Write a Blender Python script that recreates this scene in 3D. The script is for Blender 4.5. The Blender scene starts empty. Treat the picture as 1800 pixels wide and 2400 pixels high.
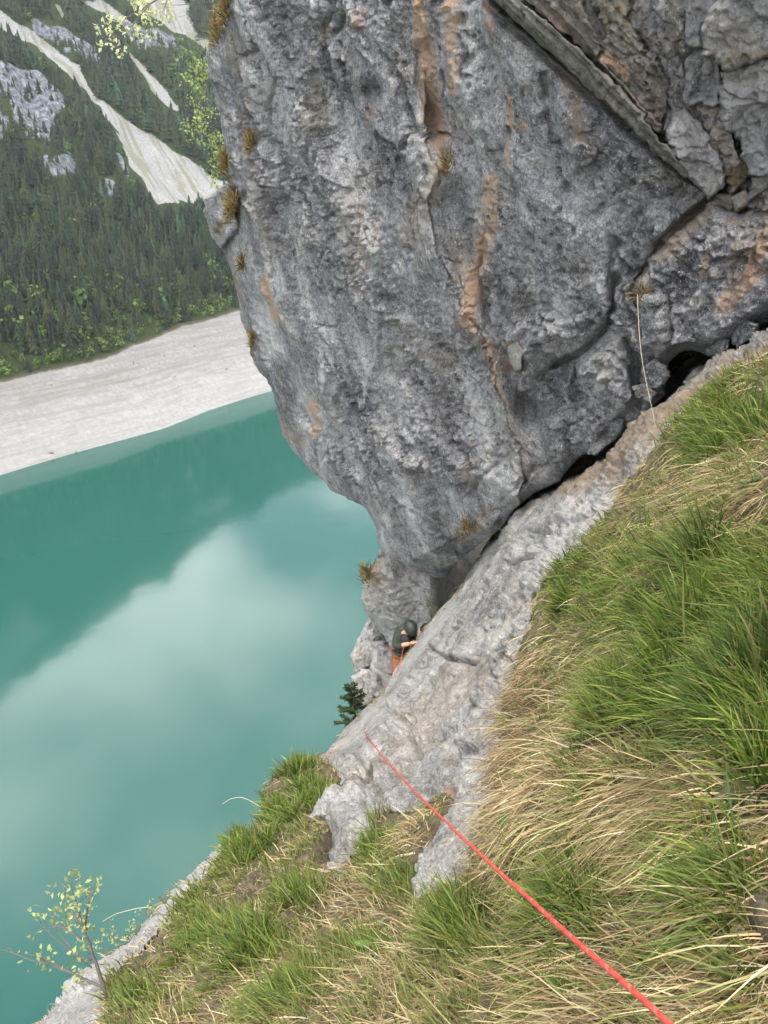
import bpy, math, random
import numpy as np
from mathutils import Vector, Matrix

# ------------------------------------------------------------------ camera, sky, sun, exposure
scn = bpy.context.scene
COL = scn.collection
CAM_H = 150.0
PITCH = math.radians(24.0)
FPX = 1813.0                       # focal length in photograph pixels (1800 x 2400)
cam_d = bpy.data.cameras.new('camera'); cam = bpy.data.objects.new('camera', cam_d); COL.objects.link(cam)
cam.location = (0, 0, CAM_H); cam.rotation_euler = (math.pi/2-PITCH, 0, 0)
cam_d.sensor_fit = 'VERTICAL'; cam_d.sensor_height = 24.0; cam_d.lens = 24.0*FPX/2400.0
cam_d.clip_start = 0.05; cam_d.clip_end = 9000
scn.camera = cam

SUN_DIR = Vector((-0.12, -0.40, 0.91)).normalized()      # towards the sun
SUN_STRENGTH = 2.0; SUN_ANGLE = 8.0; SKY_STRENGTH = 0.12; EXPOSURE = 1.06
CLOUD = 1.35
scn.view_settings.view_transform = 'Standard'; scn.view_settings.look = 'None'
scn.view_settings.gamma = 1.0; scn.view_settings.exposure = EXPOSURE
scn.view_settings.use_curve_mapping = False

world = bpy.data.worlds.new('World'); scn.world = world; world.use_nodes = True
wn = world.node_tree.nodes; wl = world.node_tree.links; wn.clear()
out = wn.new('ShaderNodeOutputWorld'); bg = wn.new('ShaderNodeBackground'); bg.inputs[1].default_value = SKY_STRENGTH
sky = wn.new('ShaderNodeTexSky'); sky.sky_type = 'NISHITA'; sky.sun_disc = False
sky.sun_elevation = math.asin(SUN_DIR.z); sky.sun_rotation = math.atan2(SUN_DIR.x, SUN_DIR.y)
sky.air_density = 1.2; sky.dust_density = 2.0
tc = wn.new('ShaderNodeTexCoord'); sep = wn.new('ShaderNodeSeparateXYZ'); wl.new(tc.outputs['Generated'], sep.inputs[0])
mx = wn.new('ShaderNodeMath'); mx.operation = 'MAXIMUM'; mx.inputs[1].default_value = 0.0; wl.new(sep.outputs[2], mx.inputs[0])
ad = wn.new('ShaderNodeMath'); ad.operation = 'ADD'; ad.inputs[1].default_value = 0.25; wl.new(mx.outputs[0], ad.inputs[0])
dv = wn.new('ShaderNodeVectorMath'); dv.operation = 'DIVIDE'
cb = wn.new('ShaderNodeCombineXYZ')
for i in range(3): wl.new(ad.outputs[0], cb.inputs[i])
wl.new(tc.outputs['Generated'], dv.inputs[0]); wl.new(cb.outputs[0], dv.inputs[1])
cn = wn.new('ShaderNodeTexNoise'); cn.inputs['Scale'].default_value = 2.0; cn.inputs['Detail'].default_value = 5; cn.inputs['Roughness'].default_value = .52
mp = wn.new('ShaderNodeMapping'); mp.inputs['Location'].default_value = (31.0, 2.5, 0.0); wl.new(dv.outputs[0], mp.inputs[0]); wl.new(mp.outputs[0], cn.inputs['Vector'])
cr = wn.new('ShaderNodeValToRGB'); cr.color_ramp.elements[0].position = .43; cr.color_ramp.elements[1].position = .64
cr.color_ramp.elements[0].color = (.12, .12, .12, 1)
wl.new(cn.outputs['Fac'], cr.inputs[0])
mixw = wn.new('ShaderNodeMix'); mixw.data_type = 'RGBA'
mixw.inputs['B'].default_value = (17.6*CLOUD, 17.4*CLOUD, 17.2*CLOUD, 1)
wl.new(cr.outputs[0], mixw.inputs['Factor']); wl.new(sky.outputs[0], mixw.inputs['A'])
wl.new(mixw.outputs['Result'], bg.inputs[0]); wl.new(bg.outputs[0], out.inputs[0])

sd = bpy.data.lights.new('sun', 'SUN'); sd.energy = SUN_STRENGTH; sd.angle = math.radians(SUN_ANGLE); sd.color = (1, .95, .87)
so = bpy.data.objects.new('sun', sd); COL.objects.link(so); so.location = (0, 0, 400)
so.rotation_euler = SUN_DIR.to_track_quat('Z', 'Y').to_euler()

rng = np.random.default_rng(7); random.seed(7)

# ------------------------------------------------------------------ projection helpers
CP, SP = math.cos(PITCH), math.sin(PITCH)
CAM = np.array([0, 0, CAM_H])
def ray(px, py):
    px = np.asarray(px, float); py = np.asarray(py, float)
    x = (px-900)/FPX; y = (py-1200)/FPX
    return np.stack([x+0*y, CP-SP*y+0*x, -SP-CP*y+0*x], -1)
def at(px, py, z):                       # a place z metres deep on the sight line of a photograph pixel
    return CAM + ray(px, py)*np.asarray(z, float)[..., None]
def project(P):
    q = P-CAM
    z = q[..., 1]*CP - q[..., 2]*SP
    u = q[..., 1]*SP + q[..., 2]*CP
    zz = np.where(z > 1e-3, z, 1e-3)
    return 900+FPX*q[..., 0]/zz, 1200-FPX*u/zz, z
def V(p): return Vector((float(p[0]), float(p[1]), float(p[2])))

# ------------------------------------------------------------------ noise in numpy
_perm = np.random.default_rng(3).permutation(256).astype(np.int64); _perm = np.concatenate([_perm]*3)
_gr = np.random.default_rng(4).normal(size=(256, 3)); _gr /= np.linalg.norm(_gr, axis=1)[:, None]
def _h(ix, iy, iz): return _perm[_perm[_perm[ix & 255]+(iy & 255)]+(iz & 255)]
def pn(p):
    i = np.floor(p).astype(np.int64); f = p-i
    u = f*f*f*(f*(f*6-15)+10)
    r = 0
    for dx in (0, 1):
        wx = u[:, 0] if dx else 1-u[:, 0]
        for dy in (0, 1):
            wy = u[:, 1] if dy else 1-u[:, 1]
            for dz in (0, 1):
                wz = u[:, 2] if dz else 1-u[:, 2]
                g = _gr[_h(i[:, 0]+dx, i[:, 1]+dy, i[:, 2]+dz) & 255]
                r = r + wx*wy*wz*((f[:, 0]-dx)*g[:, 0]+(f[:, 1]-dy)*g[:, 1]+(f[:, 2]-dz)*g[:, 2])
    return r*1.5
def fbm(p, o=4, lac=2.03, gain=.5):
    a, s, r = 1., 1., 0
    for k in range(o):
        r = r + a*pn(p*s+k*17.3); a *= gain; s *= lac
    return r
def ridged(p, o=3):
    a, s, r = 1., 1., 0
    for k in range(o):
        r = r + a*(1-2*np.abs(pn(p*s+k*9.1))); a *= .5; s *= 2.05
    return r*.57
_cj = np.random.default_rng(5).random((256, 4))
def worley(p):
    i = np.floor(p).astype(np.int64)
    f1 = np.full(len(p), 9.); f2 = np.full(len(p), 9.); idv = np.zeros(len(p))
    for dx in (-1, 0, 1):
        for dy in (-1, 0, 1):
            for dz in (-1, 0, 1):
                c = i+np.array([dx, dy, dz]); j = _cj[_h(c[:, 0], c[:, 1], c[:, 2]) & 255]
                d = np.linalg.norm(c+j[:, :3]-p, axis=1)
                n = d < f1
                f2 = np.where(n, f1, np.minimum(f2, d)); idv = np.where(n, j[:, 3], idv); f1 = np.where(n, d, f1)
    return f1, f2, idv
def facets(p, tilt=.5, jump=.35, seed=0, soft_w=.16):
    """angular broken faces: every cell is a small tilted plane"""
    i = np.floor(p).astype(np.int64); f1 = np.full(len(p), 9.); f2 = f1.copy(); v1 = np.zeros(len(p)); v2 = v1.copy()
    for dx in (-1, 0, 1):
        for dy in (-1, 0, 1):
            for dz in (-1, 0, 1):
                c = i+np.array([dx, dy, dz]); k = _h(c[:, 0]+seed, c[:, 1], c[:, 2]) & 255; q = p-c-_cj[k][:, :3]
                d = (q*q).sum(1); val = jump*(_cj[k][:, 3]-.5)+tilt*(q*_gr[(k*7+3) & 255]).sum(1)
                n = d < f1; m = (~n) & (d < f2)
                f2 = np.where(n, f1, np.where(m, d, f2)); v2 = np.where(n, v1, np.where(m, val, v2)); f1 = np.where(n, d, f1); v1 = np.where(n, val, v1)
    e = np.sqrt(f2)-np.sqrt(f1); w = .5*(1-sstep(0, soft_w, e))
    return v1*(1-w)+v2*w, e
def sstep(a, b, x):
    t = np.clip((x-a)/(b-a), 0, 1); return t*t*(3-2*t)

# ------------------------------------------------------------------ polygons
def inside(poly, x, y):
    poly = np.asarray(poly, float); r = np.zeros(x.shape, bool)
    a = poly; b = np.roll(poly, -1, 0)
    for (x0, y0), (x1, y1) in zip(a, b):
        if y0 == y1: continue
        c = ((y0 > y) != (y1 > y)) & (x < (x1-x0)*(y-y0)/(y1-y0)+x0)
        r ^= c
    return r
def seg_dist(pts, x, y, closed=False):
    """distance to a polyline, signed side of nearest segment, nearest point"""
    pts = np.asarray(pts, float)
    if closed: pts = np.vstack([pts, pts[:1]])
    best = np.full(x.shape, 1e9); side = np.zeros(x.shape); nx = x*0.; ny = y*0.
    for (x0, y0), (x1, y1) in zip(pts[:-1], pts[1:]):
        dx, dy = x1-x0, y1-y0; L = dx*dx+dy*dy+1e-9
        t = np.clip(((x-x0)*dx+(y-y0)*dy)/L, 0, 1)
        qx, qy = x0+t*dx, y0+t*dy
        d = np.hypot(x-qx, y-qy); m = d < best
        best = np.where(m, d, best); side = np.where(m, np.sign(dx*(y-y0)-dy*(x-x0)), side)
        nx = np.where(m, qx, nx); ny = np.where(m, qy, ny)
    return best, side, nx, ny

# ------------------------------------------------------------------ mesh helpers
def tagit(o, label=None, cat=None, group=None, kind=None):
    for k, v in (('label', label), ('category', cat), ('group', group), ('kind', kind)):
        if v: o[k] = v
    return o
def mesh_obj(name, v, f, mat, parent=None, smooth=True, attrs=None, colors=None, me=None):
    if me is None:
        me = bpy.data.meshes.new(name)
        v = np.asarray(v, np.float32); 
        if isinstance(f, np.ndarray):
            n, k = f.shape
            me.vertices.add(len(v)); me.vertices.foreach_set('co', v.ravel())
            me.loops.add(n*k); me.loops.foreach_set('vertex_index', f.astype(np.int32).ravel())
            me.polygons.add(n)
            me.polygons.foreach_set('loop_start', np.arange(0, n*k, k, dtype=np.int32))
            me.update(calc_edges=True)
        else:
            me.from_pydata(v.tolist(), [], f)
        if smooth: me.polygons.foreach_set('use_smooth', np.ones(len(me.polygons), bool))
        for k, a in (attrs or {}).items():
            at_ = me.attributes.new(k, 'FLOAT', 'POINT'); at_.data.foreach_set('value', np.asarray(a, np.float32))
        if colors is not None:
            ca = me.attributes.new('tint', 'FLOAT_COLOR', 'POINT')
            c4 = np.ones((len(v), 4), np.float32); c4[:, :3] = colors; ca.data.foreach_set('color', c4.ravel())
        me.materials.append(mat)
    o = bpy.data.objects.new(name, me); COL.objects.link(o)
    if parent is not None: o.parent = parent; o.matrix_parent_inverse = parent.matrix_world.inverted()
    return o
def empty(name, loc):
    o = bpy.data.objects.new(name, None); COL.objects.link(o); o.location = V(loc); o.empty_display_size = .2
    o.matrix_world = Matrix.Translation(V(loc)); return o
class MB:
    def __init__(s): s.v = []; s.f = []; s.c = []; s.n = 0
    def add(s, v, f, c=None):
        v = np.asarray(v, float); s.v.append(v); s.f += [[i+s.n for i in q] for q in f]
        if c is not None: s.c.append(np.broadcast_to(np.asarray(c, float), (len(v), 3)))
        s.n += len(v)
    def tube(s, pts, rad, seg=6, c=None):
        pts = np.asarray(pts, float); n = len(pts); rad = np.broadcast_to(rad, (n,))
        tg = np.gradient(pts, axis=0); tg /= np.linalg.norm(tg, axis=1)[:, None]+1e-9
        ref = np.array([.3, .2, 1.]) if abs(tg[0][2]) < .9 else np.array([1., .1, 0])
        a = np.cross(tg, ref); a /= np.linalg.norm(a, axis=1)[:, None]+1e-9; b = np.cross(tg, a)
        th = np.arange(seg)*2*math.pi/seg
        v = pts[:, None]+rad[:, None, None]*(np.cos(th)[None, :, None]*a[:, None]+np.sin(th)[None, :, None]*b[:, None])
        f = [[i*seg+j, i*seg+(j+1) % seg, (i+1)*seg+(j+1) % seg, (i+1)*seg+j] for i in range(n-1) for j in range(seg)]
        f += [list(range(seg))[::-1], [(n-1)*seg+j for j in range(seg)]]
        s.add(v.reshape(-1, 3), f, c)
    def build(s, name, mat, parent=None, smooth=True):
        return mesh_obj(name, np.vstack(s.v), s.f, mat, parent, smooth, colors=np.vstack(s.c) if s.c else None)

# ------------------------------------------------------------------ materials
def mat_new(name):
    m = bpy.data.materials.new(name); m.use_nodes = True; nt = m.node_tree; nt.nodes.clear()
    o = nt.nodes.new('ShaderNodeOutputMaterial'); p = nt.nodes.new('ShaderNodeBsdfPrincipled'); nt.links.new(p.outputs[0], o.inputs[0])
    return m, nt, p, o
class NB:
    def __init__(s, nt):
        s.nt = nt; s.g = nt.nodes.new('ShaderNodeNewGeometry'); s.pos = s.g.outputs['Position']
    def noise(s, scale, detail=4, rough=.55, vec=None, out='Fac', stretch=None):
        n = s.nt.nodes.new('ShaderNodeTexNoise'); n.inputs['Scale'].default_value = scale
        n.inputs['Detail'].default_value = detail; n.inputs['Roughness'].default_value = rough
        v = vec or s.pos
        if stretch:
            m = s.nt.nodes.new('ShaderNodeMapping'); m.inputs['Scale'].default_value = stretch; s.nt.links.new(v, m.inputs[0]); v = m.outputs[0]
        s.nt.links.new(v, n.inputs['Vector']); return n.outputs[out]
    def voro(s, scale, feature='F1', out='Distance'):
        n = s.nt.nodes.new('ShaderNodeTexVoronoi'); n.feature = feature; n.inputs['Scale'].default_value = scale
        s.nt.links.new(s.pos, n.inputs['Vector']); return n.outputs[out]
    def ramp(s, x, stops):
        r = s.nt.nodes.new('ShaderNodeValToRGB'); e = r.color_ramp.elements
        while len(e) < len(stops): e.new(.5)
        for q, (p, c) in zip(e, stops):
            q.position = p; q.color = (c, c, c, 1) if isinstance(c, (int, float)) else (*c, 1)
        s.nt.links.new(x, r.inputs[0]); return r.outputs[0]
    def mix(s, fac, a, b, mode='MIX'):
        m = s.nt.nodes.new('ShaderNodeMix'); m.data_type = 'RGBA'; m.blend_type = mode
        for sock, v in (('Factor', fac), ('A', a), ('B', b)):
            i = m.inputs[sock] if sock == 'Factor' else [q for q in m.inputs if q.name == sock and q.type == 'RGBA'][0]
            if isinstance(v, (int, float)): i.default_value = v if sock == 'Factor' else (v, v, v, 1)
            elif isinstance(v, tuple): i.default_value = (*v, 1)
            else: s.nt.links.new(v, i)
        return [q for q in m.outputs if q.type == 'RGBA'][0]
    def math(s, op, a, b=None):
        m = s.nt.nodes.new('ShaderNodeMath'); m.operation = op
        for i, v in enumerate((a, b)):
            if v is None: continue
            if isinstance(v, (int, float)): m.inputs[i].default_value = v
            else: s.nt.links.new(v, m.inputs[i])
        return m.outputs[0]
    def attr(s, name, out='Fac'):
        a = s.nt.nodes.new('ShaderNodeAttribute'); a.attribute_name = name; return a.outputs[out]
    def bump(s, h, dist, strength=1.0, normal=None):
        b = s.nt.nodes.new('ShaderNodeBump'); b.inputs['Distance'].default_value = dist; b.inputs['Strength'].default_value = strength
        s.nt.links.new(h, b.inputs['Height'])
        if normal is not None: s.nt.links.new(normal, b.inputs['Normal'])
        return b.outputs[0]

def rock_material(name, lo, mid, hi, speck=1.0, sc=1.0, bump=1.0):
    m, nt, p, o = mat_new(name); b = NB(nt); L = nt.links.new
    n1 = b.noise(1.1*sc, 5, .6, stretch=(1, 1, .40)); n2 = b.noise(6*sc, 7, .74); n3 = b.noise(38*sc, 5, .75)
    t = b.math('ADD', b.math('MULTIPLY', n1, .45), b.math('ADD', b.math('MULTIPLY', n2, .38), b.math('MULTIPLY', n3, .30*speck)))
    t = b.math('SUBTRACT', t, .065+(.15*(speck-1)))
    c = b.ramp(t, [(.37, lo), (.49, mid), (.62, hi)])
    lich = b.ramp(b.noise(2.6*sc, 9, .82, stretch=(1, 1, .7)), [(.545, 0.), (.585, .62)]); c = b.mix(lich, c, b.mix(n3, tuple(x*.6 for x in lo), tuple(x*.55 for x in mid)))
    whit = b.ramp(b.noise(3.4*sc, 9, .82, stretch=(1.1, .9, .6)), [(.565, 0.), (.60, .55)]); c = b.mix(whit, c, b.mix(n3, mid, tuple(min(.8, x*1.15) for x in hi)))
    warm = b.ramp(b.noise(1.7*sc, 4, .6), [(.5, 0.), (.68, .55)])
    c = b.mix(warm, c, b.mix(1., c, (1.12, 1.0, .84), 'MULTIPLY'))
    # dark lichen pits and pale crystals
    pit = b.ramp(b.noise(55*sc, 3, .6), [(.60, 0.), (.70, .75)])
    c = b.mix(b.math('MULTIPLY', pit, .8*speck), c, tuple(x*.45 for x in lo))
    spk = b.ramp(b.noise(70*sc, 2, .5, stretch=(1, 1.3, .8)), [(.62, 0.), (.70, .7)])
    c = b.mix(b.math('MULTIPLY', spk, .7*speck), c, tuple(min(.85, x*1.5) for x in hi))
    brk = b.noise(13*sc, 8, .80, stretch=(1, 1, .30))
    def stain_or_shade(attrname, col, lo_=.30, hi_=.85):
        nonlocal c
        f = b.ramp(b.math('ADD', b.math('MULTIPLY', b.attr(attrname), .85), b.math('MULTIPLY', b.math('SUBTRACT', brk, .5), 2.2)), [(lo_, 0.), (hi_, 1.)])
        c = b.mix(b.math('MULTIPLY', f, .88), c, col)
    stain_or_shade('pale', b.mix(n3, (.42, .41, .40), (.68, .66, .63)))
    stain_or_shade('dark', b.mix(n3, (.05, .05, .055), (.13, .13, .14)))  # dark streaks and painted recess shade share this tone
    stain_or_shade('tan', b.mix(n2, (.22, .155, .10), (.50, .38, .26)))
    stain_or_shade('orange', b.mix(n3, (.40, .215, .115), (.68, .50, .36)))
    stain_or_shade('moss', b.mix(n2, (.07, .055, .015), (.20, .15, .04)))
    L(c, p.inputs['Base Color']); p.inputs['Roughness'].default_value = .9
    p.inputs['Specular IOR Level'].default_value = .2
    bp = b.bump(b.noise(30*sc, 6, .80), .065*bump, 1.0)
    vr = b.voro(26*sc); bp = b.bump(b.ramp(vr, [(.08, 0.), (.3, 1.)]), .02*bump, .7, bp)
    bp = b.bump(b.noise(110*sc, 3, .65), .012*bump, 1.0, bp)
    L(bp, p.inputs['Normal'])
    return m
M = {}
M['rock'] = rock_material('grey_limestone', (.075, .076, .083), (.290, .292, .308), (.68, .675, .67), 1.3)
M['block'] = rock_material('smooth_limestone', (.16, .158, .162), (.29, .288, .292), (.46, .45, .445), .7, bump=.6)
M['band'] = rock_material('bedded_limestone', (.10, .10, .086), (.205, .198, .17), (.36, .34, .285), .7, bump=.8)
M['slab'] = rock_material('pale_limestone', (.17, .165, .16), (.435, .422, .405), (.72, .70, .67), 1.2)

def blade_material(name, trans=.35, rough=.6):
    m, nt, p, o = mat_new(name); b = NB(nt); L = nt.links.new
    c = b.attr('tint', 'Color'); p.inputs['Roughness'].default_value = rough; p.inputs['Specular IOR Level'].default_value = .25
    L(c, p.inputs['Base Color'])
    t = nt.nodes.new('ShaderNodeBsdfTranslucent'); L(c, t.inputs[0]); ms = nt.nodes.new('ShaderNodeMixShader'); ms.inputs[0].default_value = trans
    L(p.outputs[0], ms.inputs[1]); L(t.outputs[0], ms.inputs[2]); L(ms.outputs[0], o.inputs[0]); return m
M['blade'] = blade_material('grass_blade', .34)
M['leaf'] = blade_material('leaf', .35)

def simple(name, col, rough=.8, var=.25, scale=30, bump=0):
    m, nt, p, o = mat_new(name); b = NB(nt)
    n = b.noise(scale, 4, .6)
    c = b.mix(n, tuple(x*(1-var) for x in col), tuple(min(1, x*(1+var)) for x in col))
    nt.links.new(c, p.inputs['Base Color']); p.inputs['Roughness'].default_value = rough
    if bump: nt.links.new(b.bump(b.noise(scale*2, 4), bump), p.inputs['Normal'])
    return m
M['bark'] = simple('bark', (.10, .085, .075), .9, .4, 60, .004)

def soil_material():
    m, nt, p, o = mat_new('thatch_soil'); b = NB(nt)
    n = b.noise(14, 6, .7); g = b.noise(2.2, 4, .6)
    c = b.ramp(n, [(.3, (.035, .025, .016)), (.5, (.11, .08, .048)), (.72, (.26, .20, .115))])
    c = b.mix(b.ramp(g, [(.42, 0.), (.62, .7)]), c, b.ramp(n, [(.3, (.03, .04, .012)), (.7, (.13, .15, .045))]))
    nt.links.new(c, p.inputs['Base Color']); p.inputs['Roughness'].default_value = .95
    nt.links.new(b.bump(b.noise(45, 5, .7), .03), p.inputs['Normal']); return m
M['soil'] = soil_material()

# ------------------------------------------------------------------ lake, far mountain, bank
SH_A = np.array([-205., 385.]); SH_E = np.array([.585, .811]); SH_N = np.array([-.811, .585])
def shore_px(): return [(0, 1114), (177, 1063), (380, 1004), (485, 964), (633, 918)]
spts = []
for (x, y) in shore_px():
    d = ray(x, y); k = CAM_H/-d[2]; q = d[:2]*k-SH_A; spts.append((q@SH_E, q@SH_N))
spts = np.array(spts)
def shore_off(t): return np.interp(t, spts[:, 0], spts[:, 1]) + 4.5*np.sin(t/23.)*.25
def bank_w(t): return np.interp(t, [-200, 0, 120, 250, 600], [56, 56, 62, 76, 90]) + .9*np.sin(t/29.+1)+.5*np.sin(t/9.3)
def terr_h(t, s0):
    s = s0-shore_off(t); bw = bank_w(t)
    base = np.where(s < bw, .60*s, .60*bw + np.where(s < bw+7, .06*(s-bw), .42+.66*(s-bw-7)))
    up = np.maximum(0, s-430); base = base + .62*np.minimum(up, 500)
    cap = np.interp(t, [-600, 0, 350, 700, 1500], [1000, 960, 620, 420, 380])
    base = np.where(base > cap*.8, cap*.8+(cap*.2)*np.tanh((base-cap*.8)/(cap*.2)), base)
    p = np.stack([t/120., s0/150., 0*t], -1); sh = p.shape[:-1]; p = p.reshape(-1, 3)
    n = fbm(p, 4).reshape(sh); n2 = ridged(np.stack([(t-s0*.35)/70., s0/400., 0*t+5], -1).reshape(-1, 3), 3).reshape(sh)
    amp = sstep(bw+5, bw+120, s)
    small = fbm(np.stack([t/9., s0/14., 0*t+2], -1).reshape(-1, 3), 3).reshape(sh)
    return base + amp*(24*n+13*n2) + small*np.where(s < bw, .8, 1.2)*sstep(0, 12, s)
tt = np.concatenate([np.linspace(-900, -180, 40)[:-1], np.arange(-180, 560, 2.2), np.linspace(560, 1700, 50)])
ss = np.concatenate([np.arange(-60, 90, 2.2), np.arange(90, 640, 2.6), np.linspace(640, 1500, 45)])
TT, SS = np.meshgrid(tt, ss, indexing='ij')
HH = terr_h(TT, SS)
XY = SH_A+TT[..., None]*SH_E+SS[..., None]*SH_N
TP = np.concatenate([XY, HH[..., None]], -1)
tpx, tpy, tpz = project(TP.reshape(-1, 3)); tpx = tpx.reshape(TT.shape); tpy = tpy.reshape(TT.shape)
k_ = 1/2.37
def zpoly(pts, ox=0, oy=0, s=2.37): return [(ox+x/s, oy+y/s) for x, y in pts]
SCREE = [
 zpoly([(-200, -60), (0, 60), (200, 190), (330, 285), (440, 365), (480, 470), (560, 540), (640, 615), (760, 700), (900, 790), (1100, 920), (1230, 1000), (1330, 1060), (1200, 1110), (1090, 1115), (1000, 1112), (870, 1125), (810, 1030), (720, 900), (650, 740), (560, 590), (470, 500), (370, 400), (250, 290), (100, 200), (0, 150), (-200, 60)]),
 zpoly([(640, -60), (760, 20), (880, 110), (1000, 190), (1150, 275), (1350, 390), (1350, 300), (1150, 210), (1040, 110), (1060, 30), (980, -60)]),
 zpoly([(660, 250), (720, 290), (810, 380), (900, 470), (1010, 590), (990, 620), (920, 580), (840, 490), (800, 410), (740, 330)]),
 zpoly([(300, 10), (330, 20), (370, 100), (350, 110)]),
 zpoly([(440, 0), (560, 0), (700, 90), (740, 140), (600, 80)]),
]
CLIFF = [
 zpoly([(-150, 320), (0, 335), (90, 370), (220, 430), (360, 520), (370, 600), (300, 640), (320, 760), (180, 790), (60, 640), (40, 520), (-150, 540)]),
 zpoly([(180, 110), (330, 150), (480, 240), (570, 340), (540, 380), (440, 330), (300, 240), (190, 190)]),
 zpoly([(150, 600), (300, 620), (280, 780), (170, 760)]), zpoly([(250, 480), (380, 540), (350, 600), (230, 560)]),
 zpoly([(560, 1000), (650, 1010), (630, 1110), (580, 1090)]), zpoly([(660, 850), (720, 930), (700, 990), (650, 900)]),
 zpoly([(680, 130), (960, 190), (990, 270), (800, 260), (700, 210)]), zpoly([(250, 880), (420, 860), (440, 960), (290, 1000)]),
 zpoly([(-100, 620), (60, 640), (40, 780), (-100, 760)]),
]
def soft(polys, x, y, w):
    r = np.zeros(x.shape)
    for pl in polys:
        d = seg_dist(pl, x, y, True)[0]; d = np.where(inside(pl, x, y), d, -d)
        r = np.maximum(r, sstep(-w, w, d))
    return r
vis = (tpx > -300) & (tpx < 800) & (tpy < 1200) & (tpy > -400)
scree = np.zeros(TT.shape); cliff = np.zeros(TT.shape)
wq = 9*pn(np.stack([TT[vis]/16., SS[vis]/16., 0*TT[vis]], -1)); wr = 9*pn(np.stack([TT[vis]/16., SS[vis]/16., 0*TT[vis]+7], -1))
scree[vis] = soft(SCREE, tpx[vis]+wq, tpy[vis]+wr, 7); cliff[vis] = soft(CLIFF, tpx[vis]+wq*1.5, tpy[vis]+wr*1.5, 14)
flow = fbm(np.stack([(TT-.25*SS)/5.5, SS/70., 0*TT+1], -1).reshape(-1, 3), 4).reshape(TT.shape)
extra = sstep(.25, .5, ridged(np.stack([(TT+SS*.5)/180., SS/600., 0*TT+9], -1).reshape(-1, 3), 2).reshape(TT.shape))*sstep(420, 600, SS)
scree = np.maximum(scree, np.where(vis, 0, extra*.9))
bank = 1-sstep(-1.5, 1.5, SS-shore_off(TT)-bank_w(TT))
TP[..., 2] -= 2.0*scree*sstep(60, 140, SS)
cr_n = fbm(np.stack([TT/16., SS/22., 0*TT], -1).reshape(-1, 3), 4).reshape(TT.shape)
TP[..., 2] += cliff*(5*cr_n+2)
def grid_faces(n, m):
    i = np.arange(n*m).reshape(n, m)
    return np.stack([i[:-1, :-1], i[1:, :-1], i[1:, 1:], i[:-1, 1:]], -1).reshape(-1, 4)
def mountain_material():
    m, nt, p, o = mat_new('mountain_ground'); b = NB(nt)
    n = b.noise(.05, 6, .65); n2 = b.noise(.6, 5, .7); n3 = b.noise(.16, 4, .6)
    floor = b.ramp(n2, [(.3, (.012, .022, .009)), (.7, (.04, .055, .02))])
    sc = b.ramp(n2, [(.25, (.15, .150, .149)), (.5, (.23, .231, .23)), (.75, (.34, .34, .34))])
    fl = b.math('ADD', b.math('MULTIPLY', b.attr('flow'), .7), .5)
    sc = b.mix(b.ramp(fl, [(.48, 0.), (.70, .8)]), sc, (.15, .15, .10)); sc = b.mix(b.ramp(n3, [(.56, 0.), (.70, .4)]), sc, (.19, .19, .11))
    cl = b.ramp(b.noise(.25, 6, .7, stretch=(1, 1, .5)), [(.36, (.03, .04, .04)), (.54, (.13, .145, .165)), (.74, (.30, .315, .34))])
    bk = b.ramp(b.noise(.35, 7, .72), [(.30, (.140, .139, .137)), (.5, (.212, .210, .206)), (.70, (.295, .291, .284))])
    bk = b.mix(b.ramp(b.noise(.05, 7, .75, stretch=(.35, .35, 9)), [(.44, 0.), (.60, .9)]), bk, (.148, .140, .127))
    bk = b.mix(b.ramp(b.noise(.55, 5, .75), [(.62, 0.), (.70, .75)]), bk, (.07, .068, .066))
    sx = nt.nodes.new('ShaderNodeSeparateXYZ'); nt.links.new(b.pos, sx.inputs[0])
    lowf = b.ramp(b.math('ADD', b.math('MULTIPLY', sx.outputs[2], .022), b.math('MULTIPLY', b.math('SUBTRACT', n, .5), .6)), [(.25, 0.), (.6, 1.)])
    bk = b.mix(b.math('MULTIPLY', lowf, .55), b.mix(.30, bk, (.37, .365, .352)), b.mix(1., bk, (.74, .73, .71), 'MULTIPLY'))
    br = b.math('MULTIPLY', b.math('SUBTRACT', b.noise(.35, 5, .7), .5), .9)
    f = lambda a: b.ramp(b.math('ADD', b.attr(a), br), [(.42, 0.), (.58, 1.)])
    c = b.mix(f('cliff'), floor, cl); c = b.mix(f('scree'), c, sc)
    c = b.mix(b.ramp(b.math('ADD', b.attr('bank'), b.math('MULTIPLY', br, .5)), [(.45, 0.), (.55, 1.)]), c, bk)
    c = b.mix(b.ramp(b.math('ADD', b.attr('verge'), br), [(.35, 0.), (.7, .9)]), c, (.045, .042, .022))
    nt.links.new(c, p.inputs['Base Color']); p.inputs['Roughness'].default_value = 1.0; p.inputs['Specular IOR Level'].default_value = .1
    nt.links.new(b.bump(b.noise(.5, 7, .75), 1.6), p.inputs['Normal']); return m
M['mountain'] = mountain_material()
mt = mesh_obj('mountain', TP.reshape(-1, 3), grid_faces(len(tt), len(ss)), M['mountain'],
              attrs={'scree': scree.ravel(), 'cliff': cliff.ravel(), 'bank': bank.ravel(), 'flow': flow.ravel(), 'verge': np.exp(-((SS-shore_off(TT)-bank_w(TT)-.5)/2.6)**2).ravel()})
tagit(mt, 'forested far mountainside with scree gullies above a bare pale lake bank', kind='structure')

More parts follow.
